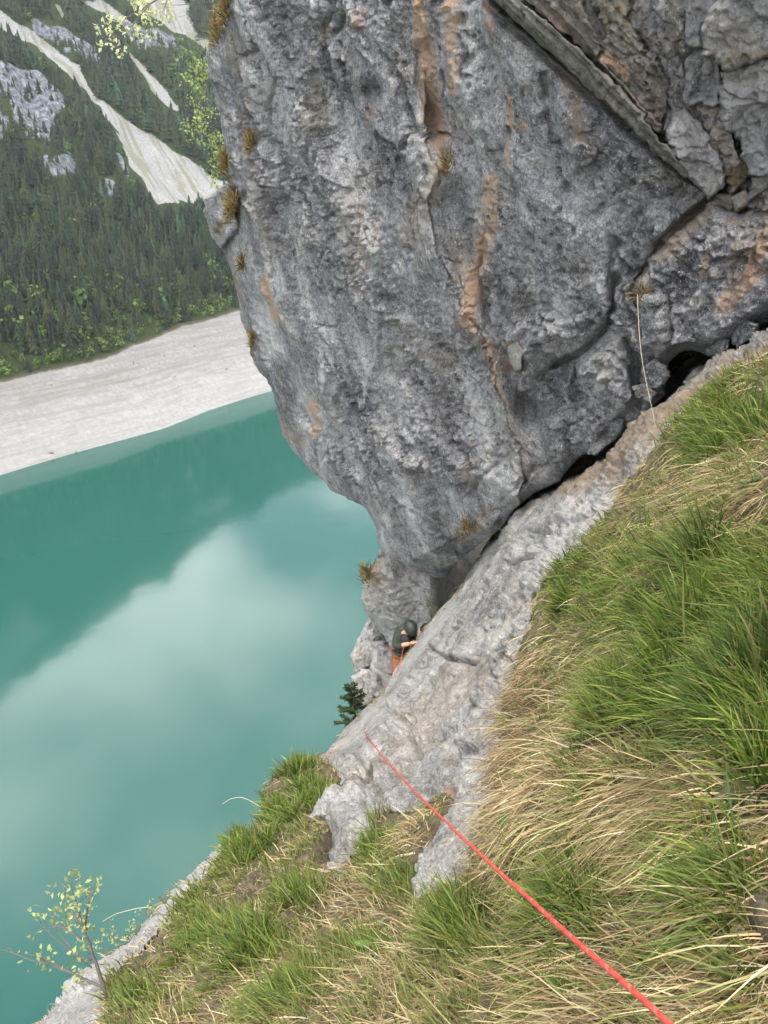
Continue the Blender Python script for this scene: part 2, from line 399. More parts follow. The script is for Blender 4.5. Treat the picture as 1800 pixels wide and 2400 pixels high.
def water_material():
    m, nt, p, o = mat_new('lake_water'); b = NB(nt)
    n = b.noise(.012, 3, .5)
    c = b.mix(n, (.010, .056, .045), (.013, .066, .053))
    nt.links.new(c, p.inputs['Base Color']); p.inputs['Roughness'].default_value = .075; p.inputs['IOR'].default_value = 1.42
    nt.links.new(b.bump(b.noise(.06, 3, .5), .10, .35), p.inputs['Normal']); return m
M['water'] = water_material()
lake = mesh_obj('lake', [(-1500, -400, 0), (1600, -400, 0), (1600, 2200, 0), (-1500, 2200, 0)], [[0, 1, 2, 3]], M['water'], smooth=False)
tagit(lake, 'still milky turquoise mountain lake', kind='structure')

# ------------------------------------------------------------------ forest
def spruce_mesh(tiers, pts, seed, r0=.225):
    r = np.random.default_rng(seed); v = []; f = []; c = []
    for k in range(tiers):
        z0 = .04+.90*k/tiers; R = r0*(1-(k/tiers)**1.15)*r.uniform(.82, 1.18)+.012
        zt = min(1., z0+1.55/tiers); b0 = len(v); v.append((r.normal(0, .006), r.normal(0, .006), zt)); c.append(1.05)
        a0 = r.random()*6.28
        for j in range(pts*2):
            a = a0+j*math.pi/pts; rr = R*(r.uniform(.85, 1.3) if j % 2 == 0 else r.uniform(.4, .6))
            v.append((rr*math.cos(a), rr*math.sin(a), z0-(r.uniform(.0, .04) if j % 2 == 0 else -.03))); c.append(1.15 if j % 2 == 0 else .6)  # tint carries light: tips brightened as if sunlit, notches between them shaded
        n = pts*2
        f += [(b0, b0+1+j, b0+1+(j+1) % n) for j in range(n)]
    return np.array(v), np.array(f), np.array(c)
def broad_mesh(seed, n=70):
    r = np.random.default_rng(seed); v = []; f = []; c = []
    for k in range(n):
        d = r.normal(size=3); d /= np.linalg.norm(d); q = d*np.array([.30, .30, .40])*r.random()**.4*(1+.25*r.normal()); q[2] += .58
        s = r.uniform(.07, .13); a = r.normal(size=3); a /= np.linalg.norm(a); bb = np.cross(a, d+.3*r.normal(size=3)); bb /= np.linalg.norm(bb)+1e-6
        i = len(v); v += [tuple(q+s*a), tuple(q+s*bb), tuple(q-s*a*.9), tuple(q-s*bb)]; f += [(i, i+1, i+2), (i, i+2, i+3)]
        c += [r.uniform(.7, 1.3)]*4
    return np.array(v), np.array(f), np.array(c)
def tree_field():
    g = 4.9
    a, b_ = np.meshgrid(np.arange(-420, 700, g), np.arange(50, 900, g), indexing='ij')
    t = a.ravel()+rng.uniform(-.48, .48, a.size)*g; s = b_.ravel()+rng.uniform(-.48, .48, a.size)*g
    e = s-shore_off(t)-bank_w(t); m = e > 1.5; t, s, e = t[m], s[m], e[m]
    h = terr_h(t, s); P = np.concatenate([SH_A+t[:, None]*SH_E+s[:, None]*SH_N, h[:, None]], 1)
    px, py, z = project(P)
    m = (px > -260) & (px < 700) & (py > -160) & (py < 1150); t, s, e, P, px, py, z = [q[m] for q in (t, s, e, P, px, py, z)]
    wx = 9*pn(np.stack([t/16., s/16., 0*t], -1)); wy = 9*pn(np.stack([t/16., s/16., 0*t+7], -1)); px0, py0 = px, py; px = px+wx; py = py+wy
    sc_ = soft(SCREE, px, py, 5); cl_ = soft(CLIFF, px, py, 8)
    u = rng.random(len(t)); dens = fbm(np.stack([t/45., s/60., 0*t+3], -1), 3)
    hp = 15*FPX/z
    for q_ in (.35, .7, 1.0): sc_ = np.maximum(sc_, soft(SCREE, px, py-hp*q_, 4)*np.where(rng.random(len(px)) < .86, 1, 0)); cl_ = np.maximum(cl_, .8*soft(CLIFF, px, py-hp*q_, 8))
    m = (sc_ < .25) & (u > cl_*.66) & (u > sstep(.15, .7, dens)*.5) & ~((e > 2.5) & (e < 5.5) & (u > .15))
    t, s, e, P, px, py, z, cl_, dens = [q[m] for q in (t, s, e, P, px, py, z, cl_, dens)]
    H = np.clip(np.exp(rng.normal(2.72, .25, len(t))), 8, 26)*(1-.45*cl_)*np.where(e < 16, .62, 1)*(1-.25*sstep(300, 600, s))
    broad = (rng.random(len(t)) < np.where(e < 16, .72, np.where(e < 40, .22, .035))) | ((px > 330) & (py < 260) & (py > 90) & (px > 330+.6*(py-90)) & (rng.random(len(t)) < .6))
    H = np.where(broad, H*.72, H)
    base = np.array([.013, .032, .017])*np.exp(rng.normal(0, .55, (len(t), 1)))
    yel = np.array([.030, .047, .016]); wv = np.clip(dens*.9+.35+rng.normal(0, .25, len(t)), 0, 1)[:, None]
    col = base*(1-wv)+yel*np.exp(rng.normal(0, .2, (len(t), 1)))*wv
    bc = np.array([.085, .135, .032])*np.exp(rng.normal(0, .3, (len(t), 1)))
    col = np.where(broad[:, None], bc, col)
    return P, px, py, z, H, broad, col, e
P_, px_, py_, z_, H_, br_, col_, e_ = tree_field()
sp_hi = [spruce_mesh(9, 7, 100+i) for i in range(5)]; sp_lo = [spruce_mesh(5, 5, 200+i) for i in range(7)]
bd_hi = [broad_mesh(300+i, 80) for i in range(4)]; bd_lo = [broad_mesh(320+i, 26) for i in range(4)]
size_px = H_*FPX/z_
cand = np.where((px_ > -10) & (px_ < 600) & (py_ > 300))[0]
near_ids = cand[np.argsort(-size_px[cand])[:290]]
near_set = np.zeros(len(P_), bool); near_set[near_ids] = True
# the rest of the wood reads as one mass
v_all, f_all, c_all, n0 = [], [], [], 0
for i in np.where(~near_set)[0]:
    vv, ff, cc = (bd_lo if br_[i] else sp_lo)[rng.integers(0, 4 if br_[i] else 7)]
    a = rng.random()*6.28; ca, sa = math.cos(a), math.sin(a)
    w = rng.uniform(.8, 1.25)*H_[i]
    q = np.stack([(vv[:, 0]*ca-vv[:, 1]*sa)*w, (vv[:, 0]*sa+vv[:, 1]*ca)*w, vv[:, 2]*H_[i]-.8], 1)+P_[i]
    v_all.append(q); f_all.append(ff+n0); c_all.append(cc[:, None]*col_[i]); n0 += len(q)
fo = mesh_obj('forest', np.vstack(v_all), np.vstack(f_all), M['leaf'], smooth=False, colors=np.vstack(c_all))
tagit(fo, 'dense spruce forest covering the far mountainside', 'forest', kind='stuff')
# the trees that show largest, one by one
palette_s = [(.011, .022, .013), (.018, .035, .016), (.031, .045, .018), (.014, .029, .021), (.042, .054, .021)]
palette_b = [(.075, .125, .032), (.11, .155, .038), (.06, .105, .030), (.13, .165, .055)]
sm = []; bm_ = []
for i, (vv, ff, cc) in enumerate(sp_hi):
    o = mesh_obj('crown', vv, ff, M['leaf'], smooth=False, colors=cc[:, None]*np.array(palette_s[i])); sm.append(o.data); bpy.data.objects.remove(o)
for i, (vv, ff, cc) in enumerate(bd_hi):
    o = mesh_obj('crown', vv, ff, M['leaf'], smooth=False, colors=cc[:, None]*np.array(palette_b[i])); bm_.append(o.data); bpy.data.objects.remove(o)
tk = MB(); tk.tube([(0, 0, -.06), (0, 0, .45), (0, 0, .97)], [.016, .011, .002], 5); o = tk.build('trunk', M['bark']); trunk_me = o.data; bpy.data.objects.remove(o)
SCOL = ['dark', 'green', 'olive green', 'blue green', 'yellowish']; BCOL = ['mid green', 'light green', 'deep green', 'pale green']
for i in near_ids:
    b = bool(br_[i]); k = int(rng.integers(0, 4 if b else 5))
    t = empty('broadleaf_tree' if b else 'spruce_tree', P_[i]-np.array([0, 0, .6]))
    a = rng.random()*6.28; w = rng.uniform(.85, 1.2)
    if b: tagit(t, '%s broadleaf tree standing along the upper edge of the pale bank' % BCOL[k] if e_[i] < 30 else '%s broadleaf tree standing among spruces on the far slope' % BCOL[k], 'tree', '%s broadleaf trees, %s' % (BCOL[k], 'bank edge' if e_[i] < 30 else 'slope'))
    else:
        wh = 'at the forest edge just above the pale bank' if e_[i] < 16 else 'two or three rows behind the forest edge' if e_[i] < 45 else 'deep in the forest above the bank' if e_[i] < 110 else 'high in the forest below the scree fan'
        sz = 'tall' if H_[i] > 17 else 'short' if H_[i] < 12.5 else 'mid-sized'
        tagit(t, '%s %s spruce %s' % (sz, SCOL[k], wh), 'tree', '%s %s spruces %s' % (sz, SCOL[k], wh))
    t.rotation_euler = (0, 0, a); t.scale = (H_[i]*w, H_[i]*w, H_[i])
    for nm, me in (('trunk', trunk_me), ('crown', (bm_ if b else sm)[k])):
        c = bpy.data.objects.new(nm, me); COL.objects.link(c); c.parent = t
# dry driftwood stumps dotted on the bank
def on_far(px, py):
    d = ray(px, py); k = np.linspace(380, 900, 900); p = CAM+d*k[:, None]
    q = p[:, :2]-SH_A; h = terr_h(q@SH_E, q@SH_N); i = np.argmax(p[:, 2] < h); return p[i]

# ------------------------------------------------------------------ near rock and slope: depth fields
def wall_inv(px, py):
    x = (px-900)/FPX; y = (py-1200)/FPX
    return np.maximum(.08+.167*x-.10*y, .045)
GC = np.array([  # px, py, metres deep
 (1800, 740, 5.6), (2200, 480, 3.9), (1660, 800, 6.5), (1500, 960, 7.6), (1330, 1090, 9.0), (1180, 1220, 10.6), (1090, 1340, 12.0), (1000, 1440, 13.0), (940, 1550, 12.6),
 (870, 1640, 11.2), (800, 1720, 9.8), (740, 1770, 8.6), (670, 1800, 8.0), (610, 1890, 7.4), (520, 1980, 6.8), (420, 2080, 6.3), (320, 2190, 5.9), (200, 2300, 5.6), (90, 2400, 5.4), (-150, 2700, 4.6), (-300, 2900, 4.2),
 (1100, 1450, 8.8), (1000, 1580, 9.6), (930, 1680, 8.6), (1150, 1600, 6.2), (1050, 1800, 5.3), (900, 1900, 5.4), (780, 1990, 5.3), (1250, 1400, 6.4), (1400, 1200, 6.0), (1560, 1020, 5.3), (1700, 900, 4.9), (1850, 820, 4.6),
 (1750, 1050, 3.7), (2100, 900, 2.6), (1500, 1300, 3.9), (1800, 1400, 2.3), (2100, 1400, 1.7), (1500, 1550, 3.0), (1300, 1650, 3.9), (1300, 1900, 2.8), (1550, 1850, 2.2), (1800, 1850, 1.65),
 (1100, 2100, 3.2), (1000, 2400, 2.35), (1300, 2300, 2.0), (1550, 2350, 1.6), (1800, 2400, 1.3), (2100, 2400, 1.1), (700, 2200, 3.9), (700, 2400, 3.0), (450, 2250, 4.7), (450, 2400, 3.9), (250, 2400, 4.6),
 (1000, 2850, 1.6), (1800, 2850, 1.05), (400, 2850, 2.6), (2200, 1900, 1.25), (2200, 2850, .95), (2700, 250, 2.9), (2700, 700, 2.0), (2700, 1500, 1.15), (2700, 2850, .85)], float)
def tps_fit(c, val, lam=2e-3):
    n = len(c); r = np.linalg.norm(c[:, None]-c[None], axis=-1)
    K = np.where(r > 0, r*r*np.log(r+1e-9), 0)+lam*np.eye(n)
    Pm = np.concatenate([np.ones((n, 1)), c], 1); A = np.zeros((n+3, n+3)); A[:n, :n] = K; A[:n, n:] = Pm; A[n:, :n] = Pm.T
    return np.linalg.solve(A, np.concatenate([val, np.zeros(3)]))
_gc = GC[:, :2]/1000.; _gw = tps_fit(_gc, 1/GC[:, 2])
def ground_inv(px, py):
    q = np.stack([px, py], -1)/1000.; sh = q.shape[:-1]; q = q.reshape(-1, 2)
    r2 = ((q[:, None]-_gc[None])**2).sum(-1); U = .5*r2*np.log(r2+1e-12)
    return np.maximum((U@_gw[:len(_gc)]+_gw[len(_gc)]+q@_gw[-2:]).reshape(sh), .05)
# slope outline seen from the stance: lake side silhouette, then behind the wall foot
CREST = [(-300, 2900), (-60, 2560), (84, 2400), (148, 2337), (186, 2295), (253, 2244), (325, 2177), (367, 2122), (422, 2075), (477, 2025), (523, 1974), (548, 1955), (590, 1938), (616, 1911), (614, 1869), (626, 1839), (669, 1797), (690, 1782), (729, 1777), (763, 1761), (777, 1743), (808, 1706), (852, 1656), (902, 1618), (931, 1556), (968, 1507), (1000, 1460), (1025, 1431), (1062, 1395), (1083, 1363), (1109, 1323), (1150, 1262)]
GROUND = CREST+[(1165, 1215), (1200, 1150), (1330, 1040), (1500, 900), (1570, 800), (1700, 720), (1800, 680), (2700, 150), (2700, 2950), (-300, 2950)]
SLAB = [(2700, 150), (1800, 680), (1700, 720), (1570, 800), (1500, 900), (1330, 1040), (1200, 1150), (1165, 1215), (1150, 1262), (1109, 1323), (1083, 1363), (1062, 1395), (1025, 1431), (1000, 1460), (968, 1507), (931, 1556), (902, 1618), (852, 1656), (808, 1706), (777, 1743), (763, 1761), (729, 1779),
 (780, 1800), (798, 1818), (752, 1881), (727, 1924), (770, 1925), (765, 1975), (748, 2033), (790, 2030), (870, 1974), (895, 1915), (938, 1905), (1000, 1880), (1058, 1870), (1043, 1936), (1000, 2004), (967, 2100), (992, 2139), (1056, 2085), (1106, 2037), (1148, 1953), (1165, 1827), (1199, 1742), (1190, 1640), (1200, 1560), (1240, 1480), (1250, 1400), (1330, 1290), (1390, 1230), (1450, 1150), (1530, 1080), (1590, 1000), (1640, 950), (1720, 890), (1820, 850), (2250, 700), (2700, 520)]
STRIP = [(-300, 2900), (-60, 2560), (84, 2400), (148, 2337), (186, 2295), (253, 2244), (325, 2177), (367, 2122), (422, 2075), (477, 2025), (523, 1974), (523, 1990), (498, 2033), (456, 2080), (426, 2122), (405, 2164), (380, 2206), (350, 2253), (304, 2291), (262, 2333), (245, 2400), (150, 2560), (-100, 2900)]

def patch(poly, inv_fn, step, relief, round_px=0, round_m=0, skirt=(.04, .12, .35), skirt_in=.0, skirt_down=0.):
    """closed relief patch bounded by an outline: front surface with real depth, rounded rim, sides running back"""
    poly = np.asarray(poly, float); x0, y0 = poly.min(0)-step; x1, y1 = poly.max(0)+step*2
    gx, gy = np.meshgrid(np.arange(x0, x1, step), np.arange(y0, y1, step), indexing='ij'); sh = gx.shape
    ins = inside(poly, gx, gy); d, _, nx, ny = seg_dist(poly, gx, gy, True)
    snap = ~ins & (d < step*1.05)
    gx = np.where(snap, nx, gx); gy = np.where(snap, ny, gy); d = np.where(ins, d, 0); ok = ins | snap
    i = np.arange(gx.size).reshape(sh); q = np.stack([i[:-1, :-1], i[:-1, 1:], i[1:, 1:], i[1:, :-1]], -1).reshape(-1, 4)
    okf = ok.ravel(); q = q[okf[q].all(1)]
    used = np.unique(q); remap = -np.ones(gx.size, np.int64); remap[used] = np.arange(len(used)); q = remap[q]
    px, py, dd = gx.ravel()[used], gy.ravel()[used], d.ravel()[used]
    inv = inv_fn(px, py); P = at(px, py, 1/inv)
    e = 4.
    Pa = at(px+e, py, 1/inv_fn(px+e, py)); Pb = at(px, py+e, 1/inv_fn(px, py+e))
    N = np.cross(Pb-P, Pa-P); N /= np.linalg.norm(N, axis=1)[:, None]+1e-9
    view = CAM-P; view /= np.linalg.norm(view, axis=1)[:, None]
    N *= np.sign((N*view).sum(1))[:, None]; N = N*.75+view*.25; N /= np.linalg.norm(N, axis=1)[:, None]
    h, attrs, mac = relief(P, px, py, dd)
    P = P+N*h[:, None]+view*np.asarray(mac)[..., None]
    if round_px:
        t = 1-np.clip(dd/round_px, 0, 1); P = P-view*(round_m*(1-np.sqrt(1-t*t*.999)))[:, None]
    # sides
    E = np.concatenate([q[:, [0, 1]], q[:, [1, 2]], q[:, [2, 3]], q[:, [3, 0]]]); key = np.sort(E, 1); kk = key[:, 0]*len(P)+key[:, 1]
    u, idx, cnt = np.unique(kk, return_index=True, return_counts=True); be = E[idx[cnt == 1]]
    bv = np.unique(be); rm = -np.ones(len(P), np.int64); rm[bv] = np.arange(len(bv))
    allP = [P]; faces = [q]; prev = bv; base = len(P); cen = P[bv].mean(0)
    aa = {k: [a] for k, a in attrs.items()}
    for s in skirt:
        w = P[bv]-CAM; dist = np.linalg.norm(w, axis=1)[:, None]
        r = pn(P[bv]*1.3+s*7)[:, None]*.15
        nb = P[bv]+(w/dist)*s*(1+r)+(cen-P[bv])*skirt_in*s-np.array([0, 0, 1.])*skirt_down*s
        ids = np.arange(base, base+len(bv)); allP.append(nb); base += len(bv)
        a, b = rm[be[:, 0]], rm[be[:, 1]]
        faces.append(np.stack([prev[b], prev[a], ids[a], ids[b]], 1)); prev = ids
        for k in aa: aa[k].append(attrs[k][bv])
    return np.vstack(allP), np.vstack(faces), {k: np.concatenate(a) for k, a in aa.items()}, (P, px, py, N)

def stripe(polys, px, py):
    r = np.zeros(len(px))
    for pts, w, amt in polys:
        d = seg_dist(pts, px, py)[0]; r = np.maximum(r, amt*np.exp(-(d/(w*1.55))**2))
    return r
def blob(lst, px, py):
    r = np.zeros(len(px))
    for cx, cy, rx, ry, amt in lst: r = np.maximum(r, amt*np.exp(-((px-cx)/rx)**2-((py-cy)/ry)**2))
    return r
def base_relief(P, s=1.0, vert=1.0):
    w = np.stack([pn(P*1.6/s), pn(P*1.6/s+9), pn(P*1.6/s+5)], 1)*.16+np.stack([pn(P*6/s), pn(P*6/s+9), pn(P*6/s+5)], 1)*.035
    Q = (P+w)@ROT.T/s
    fa, ea = facets(Q*np.array([.95, .95, .55]), .75, .30); fb, eb = facets(Q*np.array([2.7, 2.7, 1.7])+11, .85, .46, 5, .12); fc, ec = facets(Q*np.array([8., 8., 5.5])+5, .9, .6, 9, .12)
    rough = sstep(-.25, .35, pn(P*.55/s+21))                      # some areas are shattered, others smooth
    h = .10*fbm(P/2.1/s, 2)+vert*.05*ridged(P*np.array([1.5, 1.5, .32])/s, 2)
    h += .30*fa+.13*fb*(.35+.65*rough)+.060*fc*(.25+.75*rough)
    h -= .10*(1-sstep(0, .03, ea))*sstep(-.05, .2, pn(P*.8+2))+.05*(1-sstep(0, .06, eb))*rough
    h += .020*fbm(P*3.3/s, 2)+.022*ridged(P*11/s, 2)*(.3+rough)+.030*fbm(P*17/s, 2)*(.5+.8*rough)
    pits = worley(P*np.array([7., 7., 5.])/s+40)[0]; h -= .075*(1-sstep(.12, .32, pits))*sstep(-.05, .2, pn(P*1.1+3))
    p2 = worley(P*np.array([15., 15., 12.])/s+70)[0]; h -= .05*(1-sstep(.14, .34, p2))*sstep(-.1, .15, pn(P*1.9+8))
    return h*s
ROT = np.array(Matrix.Rotation(.35, 3, 'Y')@Matrix.Rotation(.5, 3, 'X')@Matrix.Rotation(.4, 3, 'Z'))

# ------------------------------------------------------------------ overhanging wall
WALL = [(525, -200), (530, 0), (506, 50), (490, 85), (483, 127), (490, 181), (502, 232), (515, 274), (523, 338), (532, 400), (537, 432), (505, 448), (489, 466), (485, 494), (506, 540), (521, 578), (544, 639), (561, 711), (566, 753), (586, 795), (586, 833), (603, 867), (624, 888), (641, 926), (650, 968), (660, 1018), (690, 1058), (724, 1094), (778, 1148), (859, 1191), (880, 1241), (888, 1275), (905, 1300), (945, 1325), (985, 1345), (1018, 1356), (1047, 1352), (1062, 1328), (1110, 1284), (1150, 1258), (1184, 1231), (1214, 1188), (1262, 1150), (1319, 1123), (1353, 1077), (1374, 1064), (1400, 1062), (1446, 1020), (1522, 961), (1560, 925), (1548, 890), (1577, 845), (1600, 822), (1627, 815), (1655, 828), (1690, 827), (1705, 808), (1730, 800), (1800, 757), (2000, 640), (2650, 290), (2650, -330), (525, -330)]
BANDLINE = [(1050, -120), (1172, 0), (1269, 93), (1353, 181), (1437, 253), (1505, 325), (1577, 392), (1655, 468), (1700, 520)]
UPPER = BANDLINE[:-1]+[(1720, 500), (1800, 440), (2050, 330), (2050, -250), (1050, -250)]
ARETE = [(575, -150), (600, 60), (600, 250), (625, 430), (640, 620), (700, 760), (760, 880), (830, 1060), (905, 1200), (935, 1330)]
RIB = [(1000, 330), (1040, 400), (1010, 480), (1050, 600), (1095, 700), (1135, 800), (1190, 960), (1230, 1100)]
CRACKS = [([(1450, 640), (1452, 710), (1420, 765), (1374, 815), (1336, 842), (1300, 856)], 7, .30), ([(1440, 560), (1440, 700)], 6, .10), ([(1490, 600), (1500, 680)], 7, .12),
          ([(1655, 470), (1600, 520), (1530, 590), (1505, 640), (1515, 700)], 10, .25), ([(1353, 937), (1340, 860)], 9, .2),
          ([(820, 700), (880, 720), (885, 790), (875, 900), (845, 960)], 3, -.03), ([(745, 860), (770, 960), (800, 1040)], 4, -.04),
          ([(1150, 560), (1145, 640), (1160, 760)], 8, .12), ([(1450, 850), (1500, 910)], 5, .1), ([(1080, 1180), (1130, 1120), (1200, 1060)], 6, .1), ([(1260, 1090), (1230, 1130), (1190, 1170)], 6, .08),
          ([(600, 620), (640, 700), (690, 770)], 6, .1), ([(980, 60), (985, 200), (1020, 320)], 8, .08), ([(1040, 0), (1050, 200)], 8, .06), ([(1290, 170), (1300, 260), (1310, 330)], 8, .1)]
def wall_relief(P, px, py, dd):
    h0 = base_relief(P); h = 0*px
    # side facet turning away towards the lake
    d, s, nx, ny = seg_dist(ARETE, px, py); left = (px < nx)
    h -= np.where(left, np.minimum(d, 160)*.0062, 0)*.9; h += .10*np.exp(-(d/40)**2)
    # rib with recessed groove on its right
    d, s, nx, ny = seg_dist(RIB, px, py); right = px > nx
    h += .16*np.exp(-(d/45)**2)-np.where(right, .30*np.exp(-((d-60)/55)**2), 0)
    for pts, w, amt in CRACKS:
        d = seg_dist(pts, px, py)[0]; h -= amt*np.exp(-(d/w)**2)
    # block under the crack, hollow beside it
    BK = [(1336, 850), (1390, 820), (1446, 777), (1475, 830), (1500, 940), (1437, 1010), (1395, 1058), (1370, 1013), (1353, 937)]
    d = seg_dist(BK, px, py, True)[0]; h += np.where(inside(BK, px, py), .26*sstep(0, 26, d), 0)
    h -= blob([(1275, 920, 55, 70, .55), (1235, 870, 40, 55, .25), (880, 210, 22, 28, .3), (845, 230, 30, 40, .18), (775, 70, 45, 40, .2), (640, 500, 18, 26, .2)], px, py)
    h += blob([(1290, 780, 90, 60, .22), (1205, 800, 16, 26, .12), (1360, 340, 24, 24, .18), (1345, 270, 30, 60, .14), (820, 500, 70, 110, .12), (1110, 400, 60, 40, .16), (900, 560, 120, 120, .08), (1100, 1040, 110, 90, .15), (760, 620, 70, 120, .10)], px, py)
    # underside of the toe
    UL = [(850, 1310), (905, 1312), (950, 1319), (1015, 1287), (1098, 1247), (1150, 1238), (1200, 1180)]
    d, s, nx, ny = seg_dist(UL, px, py); below = (py > ny) & (px > 880) & (px < 1185)
    h -= np.where(below, d*.020, 0)
    # recessed rock under the upper right blocks
    d = seg_dist(UPPER, px, py, True)[0]; up = inside(UPPER, px, py)
    h -= np.where(up, .30*sstep(0, 24, d), 0); h -= np.where(~up, .16*np.exp(-(d/14)**2), 0)
    # right block turning out
    RB = [(1655, 475), (1720, 500), (2050, 400), (2050, 600), (1800, 755), (1690, 826), (1577, 845), (1520, 800), (1515, 700), (1530, 600), (1600, 525)]
    d = seg_dist(RB, px, py, True)[0]; h += np.where(inside(RB, px, py), .22*sstep(0, 50, d), 0)
    k = sstep(0, 30, dd)*.6+.4
    upt = np.where(up, .42, 0.)
    orange = stripe([([(985, -50), (1000, 60), (1005, 180), (1015, 260), (1030, 330)], 20, 1.), ([(1065, -50), (1070, 120), (1075, 210)], 11, .95), ([(1150, 420), (1158, 530)], 15, .9), ([(1148, 550), (1128, 680), (1108, 750)], 18, .95), ([(1030, 330), (1045, 390)], 12, .7),
        ([(1150, 800), (1165, 870), (1185, 930)], 14, .8), ([(622, 660), (645, 740)], 12, 1.), ([(735, 945), (740, 1010)], 9, .95), ([(1195, 230), (1200, 380)], 8, .85), ([(1165, -20), (1175, 70)], 12, .75), ([(1225, 285), (1240, 300)], 9, .8), ([(1790, 560), (1760, 640), (1715, 700)], 24, .8), ([(1700, 520), (1640, 640)], 12, .5), ([(850, 20), (855, 60)], 10, .7), ([(880, 250), (850, 290)], 12, .6), ([(1150, 1200), (1090, 1250)], 12, .55)], px, py)
    tan = stripe([([(1040, 380), (1010, 460), (960, 560)], 30, .6), ([(1100, 600), (1110, 760), (1140, 830)], 30, .6), ([(1180, 60), (1190, 250)], 16, .5), ([(1560, 580), (1640, 490)], 26, .75), ([(1205, 800), (1208, 850)], 12, .95), ([(1350, 180), (1365, 290), (1365, 350)], 20, .7), ([(560, 80), (570, 300), (640, 620)], 28, .45), ([(840, 480), (870, 600)], 40, .5), ([(1740, 600), (1800, 520)], 50, .6), ([(540, 610), (575, 780)], 14, .5), ([(655, 990), (700, 1040)], 16, .6), ([(900, 1000), (940, 1050)], 30, .4), ([(1080, 960), (1130, 1200)], 22, .45)], px, py)
    pale = stripe([([(1040, 400), (1000, 500), (1000, 600)], 34, .7), ([(1120, 420), (1140, 560), (1110, 700), (1130, 790)], 16, .7), ([(1010, 40), (1020, 220), (1040, 340)], 12, .65), ([(1500, 620), (1600, 540)], 18, .6), ([(1700, 640), (1620, 720)], 24, .5), ([(1446, 790), (1430, 850), (1400, 910)], 13, 1.), ([(880, 700), (888, 790), (850, 950)], 4, .9), ([(745, 860), (775, 970)], 6, .7), ([(830, 460), (800, 560)], 40, .5), ([(1330, 690), (1300, 760)], 20, .7), ([(1230, 620), (1250, 700)], 24, .5), ([(660, 270), (640, 420), (700, 520)], 26, .45), ([(1100, 900), (1120, 1010), (1110, 1130)], 22, .65), ([(1250, 1000), (1300, 1060)], 20, .4), ([(600, 740), (640, 800)], 24, .6), ([(1180, 380), (1300, 370)], 12, .5), ([(930, 860), (1000, 960)], 40, .35), ([(770, 640), (860, 690)], 14, .5)], px, py)
    dark = stripe([([(560, 130), (560, 300)], 34, .5), ([(660, 860), (670, 960)], 26, .75), ([(1120, 0), (1120, 330)], 40, .35), ([(700, 640), (700, 760)], 40, .35), ([(930, 700), (900, 880)], 60, .35), ([(1290, 870), (1290, 940)], 40, .7), ([(730, 100), (780, 260)], 50, .3), ([(640, 480), (600, 560)], 26, .6), ([(1200, 680), (1190, 760)], 24, .5), ([(1400, 400), (1480, 520)], 70, .35), ([(950, 1340), (1100, 1290)], 34, .45)], px, py)  # dark streaks, plus shade painted into the hollow, groove and toe underside
    moss = stripe([([(530, -20), (506, 55), (490, 100)], 12, .95), ([(520, 350), (535, 425)], 9, .9), ([(545, 470), (515, 540)], 10, .9), ([(560, 560), (570, 640)], 6, .7), ([(585, 780), (592, 830)], 8, .8), ([(580, 310), (585, 350)], 9, .8), ([(1500, 640), (1560, 570)], 12, .6), ([(1040, 350), (1050, 400)], 8, .8), ([(660, 60), (640, 230)], 40, .3), ([(770, 60), (765, 90)], 12, .7), ([(690, 280), (740, 270)], 30, .4), ([(1090, 1240), (1060, 1260)], 14, .7)], px, py)
    h = np.where(h > 0, h*sstep(0, 25, dd), h)
    tan = np.maximum(tan, upt)
    dA, _, nA, _ = seg_dist(ARETE, px, py); k = k*np.where(px < nA, 1-.45*sstep(0, 40, dA), 1)
    return h0*k, {'orange': orange, 'tan': tan, 'pale': pale, 'dark': dark, 'moss': moss}, h
wall_root = empty('rock_wall', at(1250, 1150, 9.0))
tagit(wall_root, 'huge overhanging grey limestone wall with orange streaks above the pale slab', 'rock wall')
v, f, a, WF = patch(WALL, wall_inv, 3.5, wall_relief, 26, .22, (.3, .9, 2.2, 4.5), .05)
mesh_obj('rock_face', v, f, M['rock'], wall_root, attrs=a)
# an inner mass behind the face closes the rock
def block(name, poly, off, mat, parent, rp=16, rm=.10, relief_s=.8, amt=.6, step=3.3, tanv=0., orangev=0., stripes=None, tilt=(0, 0), depth=(.15, .5, 1.0), inv=wall_inv, extra=None, palev=0., mossv=0., grow=5.5, jag=6., jl=26.):
    poly = np.asarray(poly, float); c = poly.mean(0); q = poly-c; r_ = np.linalg.norm(q, axis=1)[:, None]; poly = c+q*(1+grow/np.maximum(r_, 20)); rp *= .55; rm *= .6
    dn = []
    for a_, b_ in zip(poly, np.roll(poly, -1, 0)):
        k = max(1, int(np.hypot(*(b_-a_))/9)); dn += [a_+(b_-a_)*j/k for j in range(k)]
    poly = np.array(dn); poly += jag*np.stack([pn(np.stack([poly[:, 0]/jl, poly[:, 1]/jl, 0*poly[:, 0]+k], 1)) for k in (0., 5.)], 1)
    def rel(P, px, py, dd):
        h = base_relief(P, relief_s, .5)*amt; mac = off+tilt[0]*(px-c[0])/100+tilt[1]*(py-c[1])/100
        z = np.zeros(len(px)); aa = {'orange': z+orangev, 'tan': z+tanv, 'pale': z+palev, 'dark': z, 'moss': z+mossv}
        if stripes:
            for k, l in stripes.items(): aa[k] = np.maximum(aa[k], stripe(l, px, py))
        if extra is not None: h = h+extra(P, px, py, dd)
        return h, aa, mac
    v, f, a, _ = patch(poly, inv, step, rel, rp, rm, depth)
    return mesh_obj(name, v, f, mat, parent, attrs=a)
z4 = lambda pts: zpoly(pts, 1100, 0)
